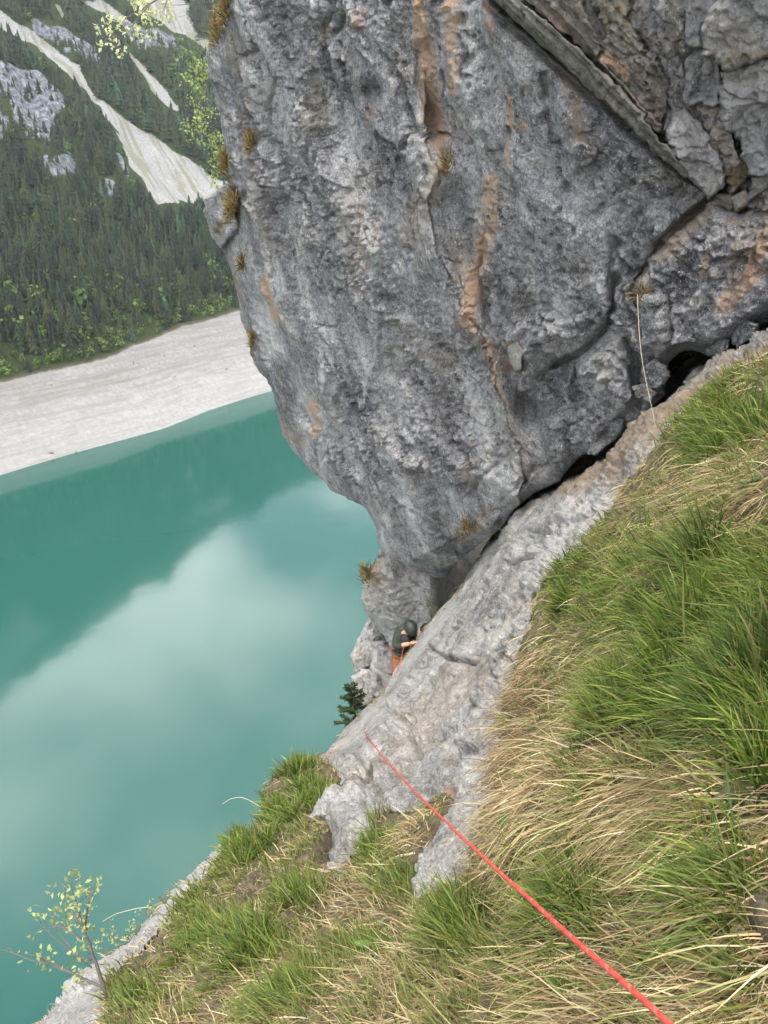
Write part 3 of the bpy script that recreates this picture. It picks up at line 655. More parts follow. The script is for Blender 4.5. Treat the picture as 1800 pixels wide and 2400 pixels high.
def bedding(P, px, py, dd):
    t = (px*.74-py*.67); return .022*pn(np.stack([t/9., px*0+.5, py*0], 1))+.014*pn(np.stack([t/3.6, px*0+3, (px+py)/160.], 1))
block('rock_band', z4([(30, -140), (170, 0), (400, 220), (600, 430), (800, 600), (960, 770), (1130, 930), (1310, 1112), (1330, 1090), (1200, 950), (1080, 790), (930, 600), (800, 440), (560, 200), (330, 0), (200, -140)]), .15, M['band'], wall_root, 9, .10, 1., .5, tanv=.12, tilt=(.05, -.1), extra=bedding, grow=2, jag=11., jl=60.)
block('rock_panel', z4([(200, -140), (330, 0), (560, 200), (800, 440), (930, 600), (1040, 730), (1060, 700), (1000, 615), (860, 460), (745, 335), (745, 240), (690, 110), (640, 0), (600, -140)]), -.02, M['band'], wall_root, 9, .06, .9, .55, tanv=.38, extra=bedding, stripes={'tan': [(z4([(400, 60), (640, 230)]), 30, .6)]})
block('rock_panel', z4([(680, -140), (770, 0), (900, 0), (900, 130), (1010, 290), (1060, 340), (1080, 480), (1085, 600), (1045, 725), (900, 540), (765, 340), (760, 250), (790, 190), (720, 20)]), -.10, M['band'], wall_root, 8, .06, .9, .8, tanv=.3, extra=bedding, stripes={'orange': [(z4([(770, 310), (880, 400)]), 14, .9), (z4([(960, 200), (1000, 260)]), 10, .6)], 'tan': [(z4([(850, 30), (1020, 250)]), 12, .8)]})
block('rock_block', z4([(880, -140), (1180, -140), (1182, 0), (1180, 240), (1120, 320), (1060, 345), (1000, 270), (905, 120)]), -.20, M['block'], wall_root, 16, .1, .8, .9, tanv=.35, stripes={'moss': [(z4([(1100, 60), (1150, 300)]), 26, .8)]})
block('rock_block', z4([(1070, 360), (1130, 330), (1175, 420), (1165, 600), (1100, 735), (1060, 730), (1100, 600), (1085, 480)]), -.20, M['block'], wall_root, 10, .1, .8, .8, tanv=.15, mossv=.3)
block('rock_block', z4([(1192, -140), (1192, 0), (1205, 245), (1280, 262), (1300, 250), (1285, 180), (1330, 60), (1385, -20), (1400, -140)]), -.06, M['block'], wall_root, 14, .10, .8, .5)
block('rock_block', z4([(1410, -140), (1390, 0), (1340, 70), (1298, 185), (1325, 285), (1450, 392), (1540, 350), (1640, 318), (1800, 290), (2000, 240), (2000, -140)]), .10, M['block'], wall_root, 22, .12, 1., .8, tilt=(0, -.03), stripes={'moss': [(z4([(1440, 330), (1640, 300)]), 14, .7)]})
block('rock_block', z4([(1415, 405), (1470, 395), (1560, 362), (1650, 335), (2000, 260), (2000, 900), (1680, 962), (1600, 985), (1548, 975), (1520, 880), (1455, 750), (1415, 600)]), .02, M['block'], wall_root, 18, .12, 1., .8, tilt=(0, .03), palev=.12)
block('rock_block', z4([(1195, 340), (1250, 290), (1310, 270), (1365, 320), (1395, 400), (1400, 560), (1345, 592), (1260, 570), (1180, 590), (1175, 500), (1195, 440)]), -.12, M['block'], wall_root, 16, .12, .8, .6, tanv=.1)
block('rock_block', z4([(1145, 640), (1190, 610), (1280, 690), (1370, 840), (1402, 930), (1395, 1045), (1330, 1085), (1250, 1000), (1120, 820), (1100, 780)]), -.05, M['block'], wall_root, 14, .10, .8, .5, tilt=(.0, .05))
block('rock_block', z4([(1240, 580), (1345, 600), (1400, 600), (1440, 720), (1510, 880), (1530, 960), (1480, 1060), (1410, 1080), (1412, 930), (1380, 830), (1290, 680)]), -.18, M['block'], wall_root, 10, .10, .8, .9, tanv=.55, stripes={'moss': [(z4([(1400, 1050), (1520, 960)]), 20, .9)]})
block('rock_block', z4([(1552, 1000), (1620, 990), (2000, 920), (2000, 1120), (1690, 1165), (1610, 1185), (1580, 1110)]), -.02, M['block'], wall_root, 14, .12, .8, .6)
for pts, off in (([(1340, 1130), (1400, 1080), (1470, 1075), (1480, 1150), (1420, 1180)], -.22), ([(1480, 1090), (1540, 1060), (1570, 1120), (1500, 1170)], -.18)):
    block('rock_chockstone', z4(pts), off, M['block'], wall_root, 12, .10, .6, .6, tanv=.7)
z6 = lambda pts: zpoly(pts, 1100, 600)
for pts, off in (([(985, 620), (1060, 570), (1120, 600), (1125, 650), (1060, 715), (1000, 690)], .20), ([(930, 720), (1000, 700), (1045, 740), (1020, 800), (960, 790)], .16), ([(1320, 500), (1380, 450), (1430, 470), (1440, 520), (1380, 555), (1330, 540)], .22), ([(1470, 420), (1540, 360), (1600, 380), (1590, 440), (1500, 500), (1470, 480)], .24), ([(640, 950), (760, 900), (820, 930), (800, 1000), (700, 1105), (655, 1060)], .20)):
    block('rock_knob', z6(pts), off, M['rock'], wall_root, 14, .14, .7, .8, stripes={'tan': [(z6([(950, 740), (1030, 760)]), 16, .5)]})
block('rock_knob', zpoly([(222, 510), (265, 480), (290, 530), (285, 610), (250, 625), (228, 580)], 1100, 600), .10, M['slab'], wall_root, 9, .08, .5, .3, tanv=.5, palev=.5)
block('rock_knob', z4([(600, 810), (660, 785), (715, 820), (715, 880), (665, 915), (615, 880)]), .16, M['rock'], wall_root, 14, .12, .6, .6, tanv=.4)
block('rock_knob', [(489, 466), (505, 448), (540, 430), (560, 470), (548, 540), (520, 575), (503, 540), (485, 494)], -.25, M['rock'], wall_root, 20, .25, .8, .8, palev=.35, stripes={'moss': [([(548, 480), (515, 540)], 12, .9)]}, depth=(.3, .8))

# lower pillar behind the climber, and the outcrop beyond
def const_inv(z0, gx=0., gy=0., cx=900, cy=1450): return lambda px, py: 1./(z0+gx*(px-cx)+gy*(py-cy))
pil = empty('rock_pillar', at(930, 1540, 15.2))
tagit(pil, 'smooth grey rock pillar below the toe of the overhang, behind the climber', 'rock')
PILLAR = [(900, 1235), (888, 1301), (868, 1330), (852, 1355), (847, 1402), (855, 1431), (868, 1452), (893, 1485), (917, 1520), (931, 1548), (980, 1600), (1100, 1500), (1240, 1400), (1330, 1200), (1250, 1130), (1050, 1150)]
def pil_rel(P, px, py, dd):
    d, s, nx, ny = seg_dist([(895, 1290), (930, 1360), (1000, 1440), (1010, 1480)], px, py)
    lw = (py-1290)*105-(px-895)*150 > 0
    h = base_relief(P, 1.0, .3)*np.where(lw, .8, .35); mac = -np.where(lw, d*.010, 0)-np.where(~lw, d*.006, 0)-2.*sstep(1000, 1140, px)
    z = 0*px
    return h, {'orange': z, 'tan': np.where(lw, .35, .05)+stripe([([(870, 1320), (880, 1360)], 12, .6)], px, py), 'pale': np.where(lw, .42, .1)+z, 'dark': z, 'moss': stripe([([(885, 1300), (856, 1350)], 7, .9)], px, py)}, mac
v, f, a, _ = patch(PILLAR, const_inv(14.6, -.006, .004), 3.2, pil_rel, 16, .25, (.3, 1., 3.))
mesh_obj('rock_face', v, f, M['slab'], pil, attrs=a)
oc = empty('rock_outcrop', at(860, 1650, 17.5)); tagit(oc, 'jumble of pale grey boulders left of the climber, above the dark little conifer', 'rock')
z7 = lambda pts: zpoly(pts, 700, 1200, 2.765)
for pts, zz in (([(470, 690), (395, 830), (390, 880), (420, 870), (560, 850), (640, 960), (600, 870)], 18.2), ([(390, 890), (355, 930), (365, 1020), (400, 1050), (490, 960), (480, 860), (430, 860)], 17.6), ([(490, 860), (560, 850), (660, 980), (560, 1100), (480, 1000)], 17.2), ([(365, 1080), (420, 1030), (500, 1060), (520, 1130), (560, 1170), (430, 1250), (370, 1170)], 16.6), ([(480, 1000), (560, 1060), (620, 1090), (560, 1200), (500, 1080)], 16.8), ([(620, 900), (700, 1000), (600, 1200), (520, 1120), (560, 1000)], 17.5)):
    block('boulder', z7(pts), 0, M['slab'], oc, 20, .4, 1.0, .8, step=3.0, palev=.1, inv=const_inv(zz), depth=(.5, 1.5), grow=9)

# ------------------------------------------------------------------ slab, slope and rock strip
def g_bumps(P, px, py): return .10*fbm(P/1.1, 3)+.055*fbm(P/.33, 3)+.03*np.abs(pn(P/.14))
def crest_round(px, py, R=46., amt=.55):
    d = seg_dist(CREST, px, py)[0]; t = 1-np.clip(d/R, 0, 1); return amt*(1-np.sqrt(1-t*t*.999))
SLABCRACK = [([(1010, 1520), (1075, 1560), (1180, 1530)], 4, .10), ([(900, 1660), (960, 1700), (990, 1790)], 4, .09), ([(1210, 1330), (1270, 1300), (1330, 1230)], 4, .09), ([(820, 1760), (870, 1800), (860, 1900)], 4, .08), ([(1060, 1700), (1100, 1560), (1190, 1440)], 9, .05), ([(870, 1850), (960, 1700), (1060, 1560)], 10, .07), ([(800, 1880), (880, 1760), (930, 1700)], 8, .08), ([(960, 1640), (1050, 1500), (1150, 1380)], 9, .07), ([(1020, 1440), (1100, 1400)], 8, .05), ([(1010, 1960), (1060, 1880), (1080, 1760)], 8, .1), ([(1110, 1890), (1115, 1860)], 6, .05)]
def slab_relief(P, px, py, dd):
    r = np.stack([pn(P*1.2), pn(P*1.2+4), pn(P*1.2+8)], 1)*.2
    dirv = np.array([-.35, .75, -.55]); dirv /= np.linalg.norm(dirv)
    al = P@dirv; Q = P-al[:, None]*dirv*.72           # stretched along the dip of the slab
    Q = Q@ROT.T; fa, ea = facets(Q*1.5+r, .8, .35, 3); fb, eb = facets(Q*4.6+r*2, .85, .45, 8); fc, ec = facets(Q*12+r*3, .8, .5, 2)
    rough = sstep(-.3, .3, pn(P*.9+4))
    h = g_bumps(P, px, py)*.5+.13*fa+.080*fb*(.4+.6*rough)+.034*fc*(.3+.7*rough)+.02*fbm(Q*5, 3)+.020*fbm(P*18, 2)
    h -= .03*(1-sstep(0, .04, ea))*sstep(-.1, .2, pn(P*.7+6))+.02*(1-sstep(0, .07, eb))*rough
    p = worley(P*8+3)[0]; h -= .07*(1-sstep(.1, .3, p))*sstep(-.05, .2, pn(P*1.7)); p = worley(P*17+3)[0]; h -= .035*(1-sstep(.1, .3, p))*sstep(-.1, .2, pn(P*2.3+9))
    for pts, w, amt in SLABCRACK:
        h -= amt*np.exp(-(seg_dist(pts, px, py)[0]/w)**2)
    h += .07*sstep(0, 22, dd)-.02
    z = 0*px
    tan = stripe([([(1950, 780), (1710, 872), (1545, 1005), (1440, 1100), (1330, 1150)], 26, 1.0), ([(1780, 860), (1680, 900)], 30, .5), ([(950, 1760), (1050, 1640), (1150, 1560)], 42, .62), ([(890, 1780), (960, 1860)], 22, .5), ([(1060, 1850), (1050, 1900)], 14, .9), ([(760, 1775), (800, 1760)], 14, .6), ([(860, 1560), (760, 1760)], 10, .2), ([(1190, 1500), (1240, 1380)], 40, .4), ([(1350, 1130), (1240, 1200)], 14, .5)], px, py)
    moss = stripe([([(870, 1790), (850, 1860)], 10, .75), ([(900, 1730), (940, 1760)], 10, .6), ([(885, 1850), (915, 1900)], 10, .7)], px, py)
    dark = stripe([([(1170, 1400), (1130, 1450), (1200, 1420)], 22, .55), ([(970, 1580), (1010, 1540)], 20, .4), ([(1300, 1160), (1230, 1220)], 16, .4), ([(1060, 1330), (1090, 1340)], 20, .3)], px, py)
    pale = stripe([([(1550, 1000), (1470, 1080)], 14, .6), ([(1250, 1280), (1350, 1200)], 40, .3), ([(920, 1600), (860, 1680)], 16, .5), ([(1040, 1880), (1140, 1750)], 50, .25)], px, py)
    UE = [(1090, 1400), (1083, 1363), (1125, 1292), (1184, 1240), (1240, 1185), (1328, 1129), (1416, 1083), (1492, 1007), (1564, 952), (1627, 872), (1682, 838), (1800, 783), (2250, 560)]
    UE = np.array([(x+3, y+5) for x, y in UE[1:]]); d = seg_dist(UE, px, py)[0]; beh = (py < np.interp(px, UE[:, 0], UE[:, 1])) & (px > 1086)
    return h*(.25+.75*sstep(0, 50, seg_dist(CREST, px, py)[0])), {'orange': z, 'tan': tan, 'pale': pale, 'dark': dark, 'moss': moss}, -crest_round(px, py, 60, .8)-np.where(beh, 1.5*sstep(-2, 10, d), 0)
v, f, a, SLF = patch(SLAB, ground_inv, 4.0, slab_relief, 0, 0, (.08, .3, 1.5, 8, 60), 0, .6)
sl = mesh_obj('rock_slab', v, f, M['slab'], attrs=a); tagit(sl, 'pale weathered limestone slab dipping to the lake below the overhang', kind='structure')
def soil_relief(P, px, py, dd):
    s = inside(SLAB, px, py); d = seg_dist(SLAB, px, py, True)[0]
    h = g_bumps(P, px, py)+.03*fbm(P*5, 3)-np.where(s, .20*sstep(-4, 14, d), 0)
    st = inside(STRIP, px, py); d2 = seg_dist(STRIP, px, py, True)[0]
    h -= np.where(st, .25*sstep(0, 20, d2)+.05, 0)-np.where((px > 1080) & s, -1.2*sstep(20, 60, d), 0)
    dc = seg_dist(CREST, px, py)[0]
    return h*(.25+.75*sstep(0, 50, dc)), {}, -crest_round(px, py)-np.where((px > 745) & (py < 1780), 1.2*(1-sstep(15, 60, dc)), 0)
v, f, a, GF = patch(GROUND, ground_inv, 6.0, soil_relief, 0, 0, (.1, .4, 1.5, 8, 60, 170), 0, .8)
gr = mesh_obj('ground', v, f, M['soil']); tagit(gr, 'steep slope of dry thatch and soil falling to the lake', kind='structure')
def strip_relief(P, px, py, dd):
    z = 0*px; p = worley(P*9)[0]
    h = base_relief(P, .7, 0)*.6-.09*(1-sstep(.12, .36, p))+.02
    return h, {'orange': z, 'tan': z+.12, 'pale': z+.75, 'dark': z, 'moss': z}, -crest_round(px, py, 50, .4)
v, f, a, _ = patch(STRIP, ground_inv, 4.0, strip_relief, 0, 0, (.1, .4, 1.5, 8, 60, 170), 0, .7)
st = mesh_obj('rock_ledge', v, f, M['slab'], attrs=a); tagit(st, 'pale pocked limestone rim below the grass, above the lake', kind='structure')

# surface lookup for everything that grows on the slope
_gx = np.arange(-330, 2740, 10.); _gy = np.arange(130, 2980, 10.)
_GX, _GY = np.meshgrid(_gx, _gy, indexing='ij'); _P = at(_GX, _GY, 1/ground_inv(_GX, _GY))
_dx = np.gradient(_P, axis=0); _dy = np.gradient(_P, axis=1); _N = np.cross(_dy, _dx); _N /= np.linalg.norm(_N, axis=-1)[..., None]
_N *= np.sign(((CAM-_P)*_N).sum(-1))[..., None]
_flat = _P.reshape(-1, 3); _Nf = _N.reshape(-1, 3)
_vw = CAM-_flat; _vw /= np.linalg.norm(_vw, axis=1)[:, None]; _nn = _Nf*.75+_vw*.25; _nn /= np.linalg.norm(_nn, axis=1)[:, None]
_off = g_bumps(_flat, None, None)*(.25+.75*sstep(0, 50, seg_dist(CREST, _GX.ravel(), _GY.ravel())[0]))
_P = (_flat+_nn*_off[:, None]-_vw*crest_round(_GX.ravel(), _GY.ravel())[:, None]).reshape(_P.shape)
def surf(px, py):
    u = np.clip((px-_gx[0])/10, 0, len(_gx)-1.01); v = np.clip((py-_gy[0])/10, 0, len(_gy)-1.01)
    i = u.astype(int); j = v.astype(int); a = (u-i)[:, None]; b = (v-j)[:, None]
    q = lambda A: A[i, j]*(1-a)*(1-b)+A[i+1, j]*a*(1-b)+A[i, j+1]*(1-a)*b+A[i+1, j+1]*a*b
    n = q(_N); return q(_P), n/np.linalg.norm(n, axis=1)[:, None]

# ------------------------------------------------------------------ grass
UP = np.array([0, 0, 1.])
def unit(a): return a/(np.linalg.norm(a, axis=-1, keepdims=True)+1e-9)
def blades(base, d, L, W, bend, col, tipcol, segs=3):
    n = len(base); t = np.linspace(0, 1, segs+1)
    side = unit(np.cross(d, rng.normal(size=(n, 3))))
    pts = base[:, None]+d[:, None]*(L[:, None]*t)[..., None]+bend[:, None]*(L[:, None]*t**2)[..., None]
    w = np.array([1., .95, .68, .0][:segs+1] if segs == 3 else np.linspace(1, 0, segs+1)**.6)
    off = side[:, None]*(W[:, None]*w*.5)[..., None]
    vL = pts-off; vR = pts+off
    V_ = np.stack([vL[:, :-1], vR[:, :-1]], 2).reshape(n, segs*2, 3); V_ = np.concatenate([V_, pts[:, -1:]], 1)
    k = segs*2+1; b = np.arange(n)[:, None, None]*k
    tri = []
    for s in range(segs-1): tri += [(2*s, 2*s+1, 2*s+3), (2*s, 2*s+3, 2*s+2)]
    tri += [(2*segs-2, 2*segs-1, 2*segs)]
    F = (b+np.array(tri)[None]).reshape(-1, 3)
    tc_ = np.repeat(t[:-1], 2); tc_ = np.append(tc_, 1)
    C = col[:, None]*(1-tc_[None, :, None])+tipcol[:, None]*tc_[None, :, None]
    return V_.reshape(-1, 3), F, C.reshape(-1, 3)
GRASSZ = np.zeros(0)
def sample(n, keep):
    out = []
    tot = 0
    while tot < n:
        px = rng.uniform(-250, 2690, n*2); py = rng.uniform(480, 2850, n*2)
        m = inside(GROUND, px, py); px, py = px[m], py[m]
        m = rng.random(len(px)) < keep(px, py); out.append((px[m], py[m])); tot += m.sum()
    px = np.concatenate([o[0] for o in out])[:n]; py = np.concatenate([o[1] for o in out])[:n]; return px, py
def rockmask(px, py, w=14):
    r = np.zeros(len(px))
    for pl in (SLAB, STRIP):
        d = seg_dist(pl, px, py, True)[0]; d = np.where(inside(pl, px, py), d, -d); r = np.maximum(r, sstep(-w*.6, w, d))
    return r
def frame_w(px, py):
    return np.where((px > -30) & (px < 1830) & (py < 2440), 1., .25)
GREEN = [(1690, 1000, 120, 80, 1.), (1700, 1450, 180, 200, .75), (1450, 1420, 160, 130, .6), (1350, 1330, 110, 80, .5), (1600, 1650, 220, 90, .7), (1780, 1700, 100, 120, .8), (1700, 2100, 90, 120, .55), (1350, 2130, 90, 110, .5), (1260, 1230, 80, 60, .35), (1720, 1200, 100, 80, .35),
         (1085, 2190, 60, 80, .8), (690, 1800, 40, 25, 1.), (730, 1850, 55, 35, 1.), (640, 1900, 60, 40, 1.), (570, 1990, 55, 45, 1.), (690, 2100, 70, 60, .7), (600, 2230, 80, 60, .8), (480, 2210, 60, 60, .6), (450, 2130, 60, 60, .5), (880, 1985, 40, 40, .8), (700, 2350, 120, 70, .6), (860, 2230, 80, 40, .5), (330, 2350, 80, 50, .5), (920, 2080, 80, 50, .5), (1780, 2330, 60, 50, .4), (1250, 2340, 80, 60, .4)]
def green_w(px, py):
    g = blob(GREEN, px, py); P, n = surf(px, py)
    return np.clip(g*.9+.09+.50*fbm(P*3.6, 3), .02, 1)
def scale_at(P):           # farther tussocks show fewer, slightly broader blades
    return np.linalg.norm(P-CAM, axis=1)
# dry thatch combed down the slope
def keep_dry(px, py): return (1-rockmask(px, py))*frame_w(px, py)*(1-.22*green_w(px, py))
px, py = sample(92000, keep_dry); P, N = surf(px, py); n = len(P); dist = scale_at(P)
down = unit(-UP+N*(N@UP)[:, None]); lat = unit(np.cross(N, down))
sw = fbm(P*1.4, 2)[:, None]+.9*pn(P*6)[:, None]; clump = fbm(P*5, 2)+.6*pn(P*11)
longz = blob([(1220, 1720, 120, 240, 1.), (1500, 1850, 260, 90, .8), (1300, 1550, 140, 90, .7), (1300, 2300, 200, 80, .5), (1700, 1150, 120, 60, .6)], px, py); mat_ = rng.random(n) > .25+.6*longz
d = unit(down*np.where(mat_, rng.uniform(-.5, 1.0, n), rng.uniform(.3, 1., n))[:, None]+N*np.where(mat_, rng.uniform(.08, .55, n), rng.uniform(.3, .9, n))[:, None]+lat*(sw*1.2+np.where(mat_, rng.normal(0, 1.0, n), rng.normal(0, .4, n))[:, None]))
L = np.where(mat_, rng.uniform(.03, .13, n), rng.uniform(.08, .22, n))*np.where(dist > 5, .8, 1.)
L *= 1+.5*blob([(1220, 1720, 110, 220, 1.), (1500, 1850, 260, 90, .7), (1300, 1550, 140, 90, .6)], px, py)
bend = down*rng.uniform(.05, .6, (n, 1))-N*rng.uniform(.1, .55, (n, 1))+rng.normal(0, .12, (n, 3))
W = rng.uniform(.0022, .0058, n)*np.maximum(1, dist/3.4)
straw = np.array([[.42, .32, .17], [.52, .43, .25], [.32, .22, .12], [.24, .15, .085], [.50, .44, .29], [.36, .32, .15]])
ci = rng.choice(6, n, p=[.27, .22, .19, .11, .08, .13]); brown = blob([(1230, 1700, 90, 200, .75), (1200, 2000, 90, 60, .8)], px, py)
ci = np.where(rng.random(n) < brown*.55, 3, ci)
col = straw[ci]*np.exp(rng.normal(0, .22, (n, 1))+.34*clump[:, None]); col = np.clip(col, 0, .8)
yl = blob([(1480, 1110, 90, 60, .8), (1400, 1240, 90, 60, .5)], px, py)[:, None]; col = col*(1-yl*.6)+np.array([.52, .38, .12])*yl*.6
gm = np.clip(green_w(px, py)*.45+.05, 0, .6)[:, None]*(rng.random((n, 1)) < .6); col = col*(1-gm)+np.array([.16, .17, .05])*gm
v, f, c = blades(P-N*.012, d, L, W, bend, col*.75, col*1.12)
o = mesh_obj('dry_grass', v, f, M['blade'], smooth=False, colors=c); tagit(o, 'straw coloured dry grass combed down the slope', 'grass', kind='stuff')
# green blades
def keep_green(px, py): return (1-rockmask(px, py, 10))*frame_w(px, py)*green_w(px, py)**1.3
px, py = sample(52000, keep_green); P, N = surf(px, py); n = len(P); dist = scale_at(P)
down = unit(-UP+N*(N@UP)[:, None]); lat = unit(np.cross(N, down)); g = blob(GREEN, px, py)
d = unit(UP*rng.uniform(.5, 1.2, (n, 1))+N*.25+down*rng.uniform(-.05, .5, (n, 1))+rng.normal(0, .28, (n, 3)))
L = rng.uniform(.05, .15, n)*(1+.75*g)*np.where(dist > 5, .9, 1.)
bend = -UP*rng.uniform(0, .35, (n, 1))+down*rng.uniform(0, .4, (n, 1))+rng.normal(0, .15, (n, 3))
W = rng.uniform(.0026, .0085, n)*np.maximum(1, dist/3.6)
gcol = np.array([[.078, .125, .020], [.12, .165, .028], [.045, .085, .018], [.18, .20, .05], [.08, .135, .034]])[rng.integers(0, 5, n)]*np.exp(rng.normal(0, .2, (n, 1)))
olive = np.clip(.6-g, 0, .6)[:, None]; gcol = gcol*(1-olive)+np.array([.17, .17, .065])*olive
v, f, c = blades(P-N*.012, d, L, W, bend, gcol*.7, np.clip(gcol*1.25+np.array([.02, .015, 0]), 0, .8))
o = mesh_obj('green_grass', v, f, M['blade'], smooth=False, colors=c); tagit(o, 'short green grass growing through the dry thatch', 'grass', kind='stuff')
# single tussocks that stand out
def tussock(name, px, py, n, Lr, rad, tone, label, cat='grass tuft', group=None, lean=(0, 0, 0), spread=.42, P0=None, N0=None, wid=(.0035, .0078)):
    if P0 is None:
        P0, N0 = surf(np.array([float(px)]), np.array([float(py)])); P0, N0 = P0[0], N0[0]
    dist = np.linalg.norm(P0-CAM)
    r = np.clip(rng.normal(0, rad, (n, 3)), -1.9*rad, 1.9*rad); r -= N0*(r@N0)[:, None]
    base = P0+r-N0*.015
    d = unit(UP*.9+N0*.3+np.array(lean)+r/rad*spread*.55+rng.normal(0, spread*.5, (n, 3)))
    L = rng.uniform(*Lr, n); bend = -UP*rng.uniform(0, .5, (n, 1))+r/rad*.12+rng.normal(0, .12, (n, 3))
    W = rng.uniform(*wid, n)*(max(1, dist/3.4) if tone != 'dry' else max(1, dist/6.5))
    pal = {'green': [[.066, .12, .016], [.11, .17, .024], [.040, .080, .014], [.16, .205, .036], [.19, .18, .07]], 'dark': [[.032, .06, .012], [.05, .085, .016], [.075, .11, .022], [.16, .14, .06]], 'dry': [[.26, .18, .065], [.34, .25, .11], [.16, .10, .04], [.13, .12, .035], [.09, .065, .03]]}[tone]
    col = np.array(pal)[rng.integers(0, len(pal), n)]*np.exp(rng.normal(0, .18, (n, 1)))
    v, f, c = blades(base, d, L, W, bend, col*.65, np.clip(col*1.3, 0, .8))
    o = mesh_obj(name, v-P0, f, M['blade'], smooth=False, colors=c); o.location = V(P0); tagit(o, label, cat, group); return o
tussock('grass_tussock', 1690, 1050, 420, (.14, .30), .085, 'green', 'tall bright green grass tussock beside the brown foot of the wall', lean=(-.12, 0, .1))
tussock('grass_tussock', 1790, 1010, 260, (.14, .30), .07, 'green', 'bright green grass tussock right behind the tall one by the wall foot', lean=(0, 0, .1))
tussock('grass_tussock', 1090, 2200, 420, (.08, .20), .05, 'dark', 'dark green round grass tussock just below the rope', spread=.55)
tussock('grass_tussock', 1350, 2170, 150, (.10, .20), .05, 'dark', 'thin dark green tussock on the upper side of the rope', lean=(-.3, 0, .1))
tussock('grass_tussock', 1720, 2170, 150, (.10, .22), .04, 'green', 'upright green tussock among pale straw above the rope', lean=(-.3, .1, .2))
tussock('grass_tussock', 1720, 1640, 420, (.12, .26), .08, 'dark', 'largest dark green tussock, with broad drooping blades', lean=(-.25, 0, .1), wid=(.005, .012))
tussock('grass_tussock', 1480, 1330, 170, (.14, .28), .08, 'green', 'loose tussock of long blades leaning towards the wall', lean=(-.45, .1, .2), spread=.3)
tussock('grass_tussock', 1420, 1480, 260, (.12, .26), .09, 'green', 'wide tussock spilling from the edge of the slab', lean=(-.4, 0, .1))
for (x, y, r_, lab) in ((693, 1812, .10, 'green tussock on the straw-coloured knoll over the lake'), (745, 1868, .12, 'dense green tussock against the left edge of the slab'), (680, 1905, .12, 'dense green tussock just below the knoll'), (600, 1985, .12, 'green tussock hanging over the lake edge'), (560, 2030, .10, 'lush green tussock next to the pocked rim'), (880, 1990, .06, 'small green tussock between the two slab tongues'), (700, 2125, .09, 'green tussock on the slope below the short slab tongue'), (590, 2250, .10, 'bushy green tussock in the middle of the lower slope'), (445, 2230, .06, 'small green tussock beside the pocked rim'), (1370, 1840, .03, 'tiny green tuft near the white stone')):
    tussock('grass_tussock', x, y, 260 if r_ > .05 else 60, (.09, .20), r_*.8, 'green', lab)
for i, (x, y, n_, L0, tone, lx, lab) in enumerate(((1600, 1500, 200, .30, 'green', -.4, 'tussock of long arching blades above the largest dark tussock'), (1780, 1560, 180, .30, 'dark', -.1, 'tall dark tussock growing uphill of the largest one'), (1560, 1620, 160, .26, 'green', -.5, 'bright tussock with blades hanging over the brown thatch'), (1330, 1420, 120, .24, 'green', -.6, 'thin tussock with blades crossing onto the bare slab'), (1640, 1330, 140, .28, 'dark', -.3, 'dark sparse tussock beside the pinkish grey stone'), (1310, 1345, 90, .20, 'green', -.5, 'wispy tussock beside the long stem over the slab'), (1760, 1830, 150, .24, 'green', -.2, 'green tussock above the field of pale straw'), (1440, 1720, 110, .20, 'green', -.4, 'green tussock up the slope from the flat white stone'), (1260, 2130, 80, .16, 'dark', -.2, 'little dark tussock touching the rope shadow line'), (1500, 2250, 90, .18, 'green', -.3, 'loose green tussock above the thick near end of the rope'))):
    tussock('grass_tussock', x, y, n_, (L0*.45, L0), .06, tone, lab, lean=(lx, 0, .15), spread=.36, wid=(.005, .0115))
# broad leaves of herbs in the turf
for (x, y, lab) in ((1330, 2330, 'low herb with broad dark green leaves below the rope'), (1780, 1740, 'broad leaved herb at the foot of the green tussocks'), (1790, 1180, 'bright leaved herb between the two bright tussocks and the stone'), (900, 2235, 'dark leaved herb on the lower slope'), (1240, 1960, 'small round leaved herb beside the brown thatch')):
    P0, N0 = surf(np.array([float(x)]), np.array([float(y)])); mb = MB()
    for k in range(16):
        a = unit(rng.normal(size=3)*np.array([1, 1, .4])+N0[0]*.5+UP*.3); b_ = unit(np.cross(a, UP)); q = P0[0]+rng.normal(0, .02, 3)+N0[0]*.01; L_ = rng.uniform(.035, .075); nn = np.cross(a, b_)*.12*L_
        mb.add([q, q+a*L_*.35+b_*L_*.22+nn, q+a*L_*.75+b_*L_*.16+nn, q+a*L_-UP*.01, q+a*L_*.75-b_*L_*.16+nn, q+a*L_*.35-b_*L_*.22+nn], [[0, 1, 5], [1, 2, 4, 5], [2, 3, 4]], np.array([.07, .14, .03])*math.exp(rng.normal(0, .2)))
    o = mb.build('herb', M['leaf'], smooth=False); tagit(o, lab, 'plant')
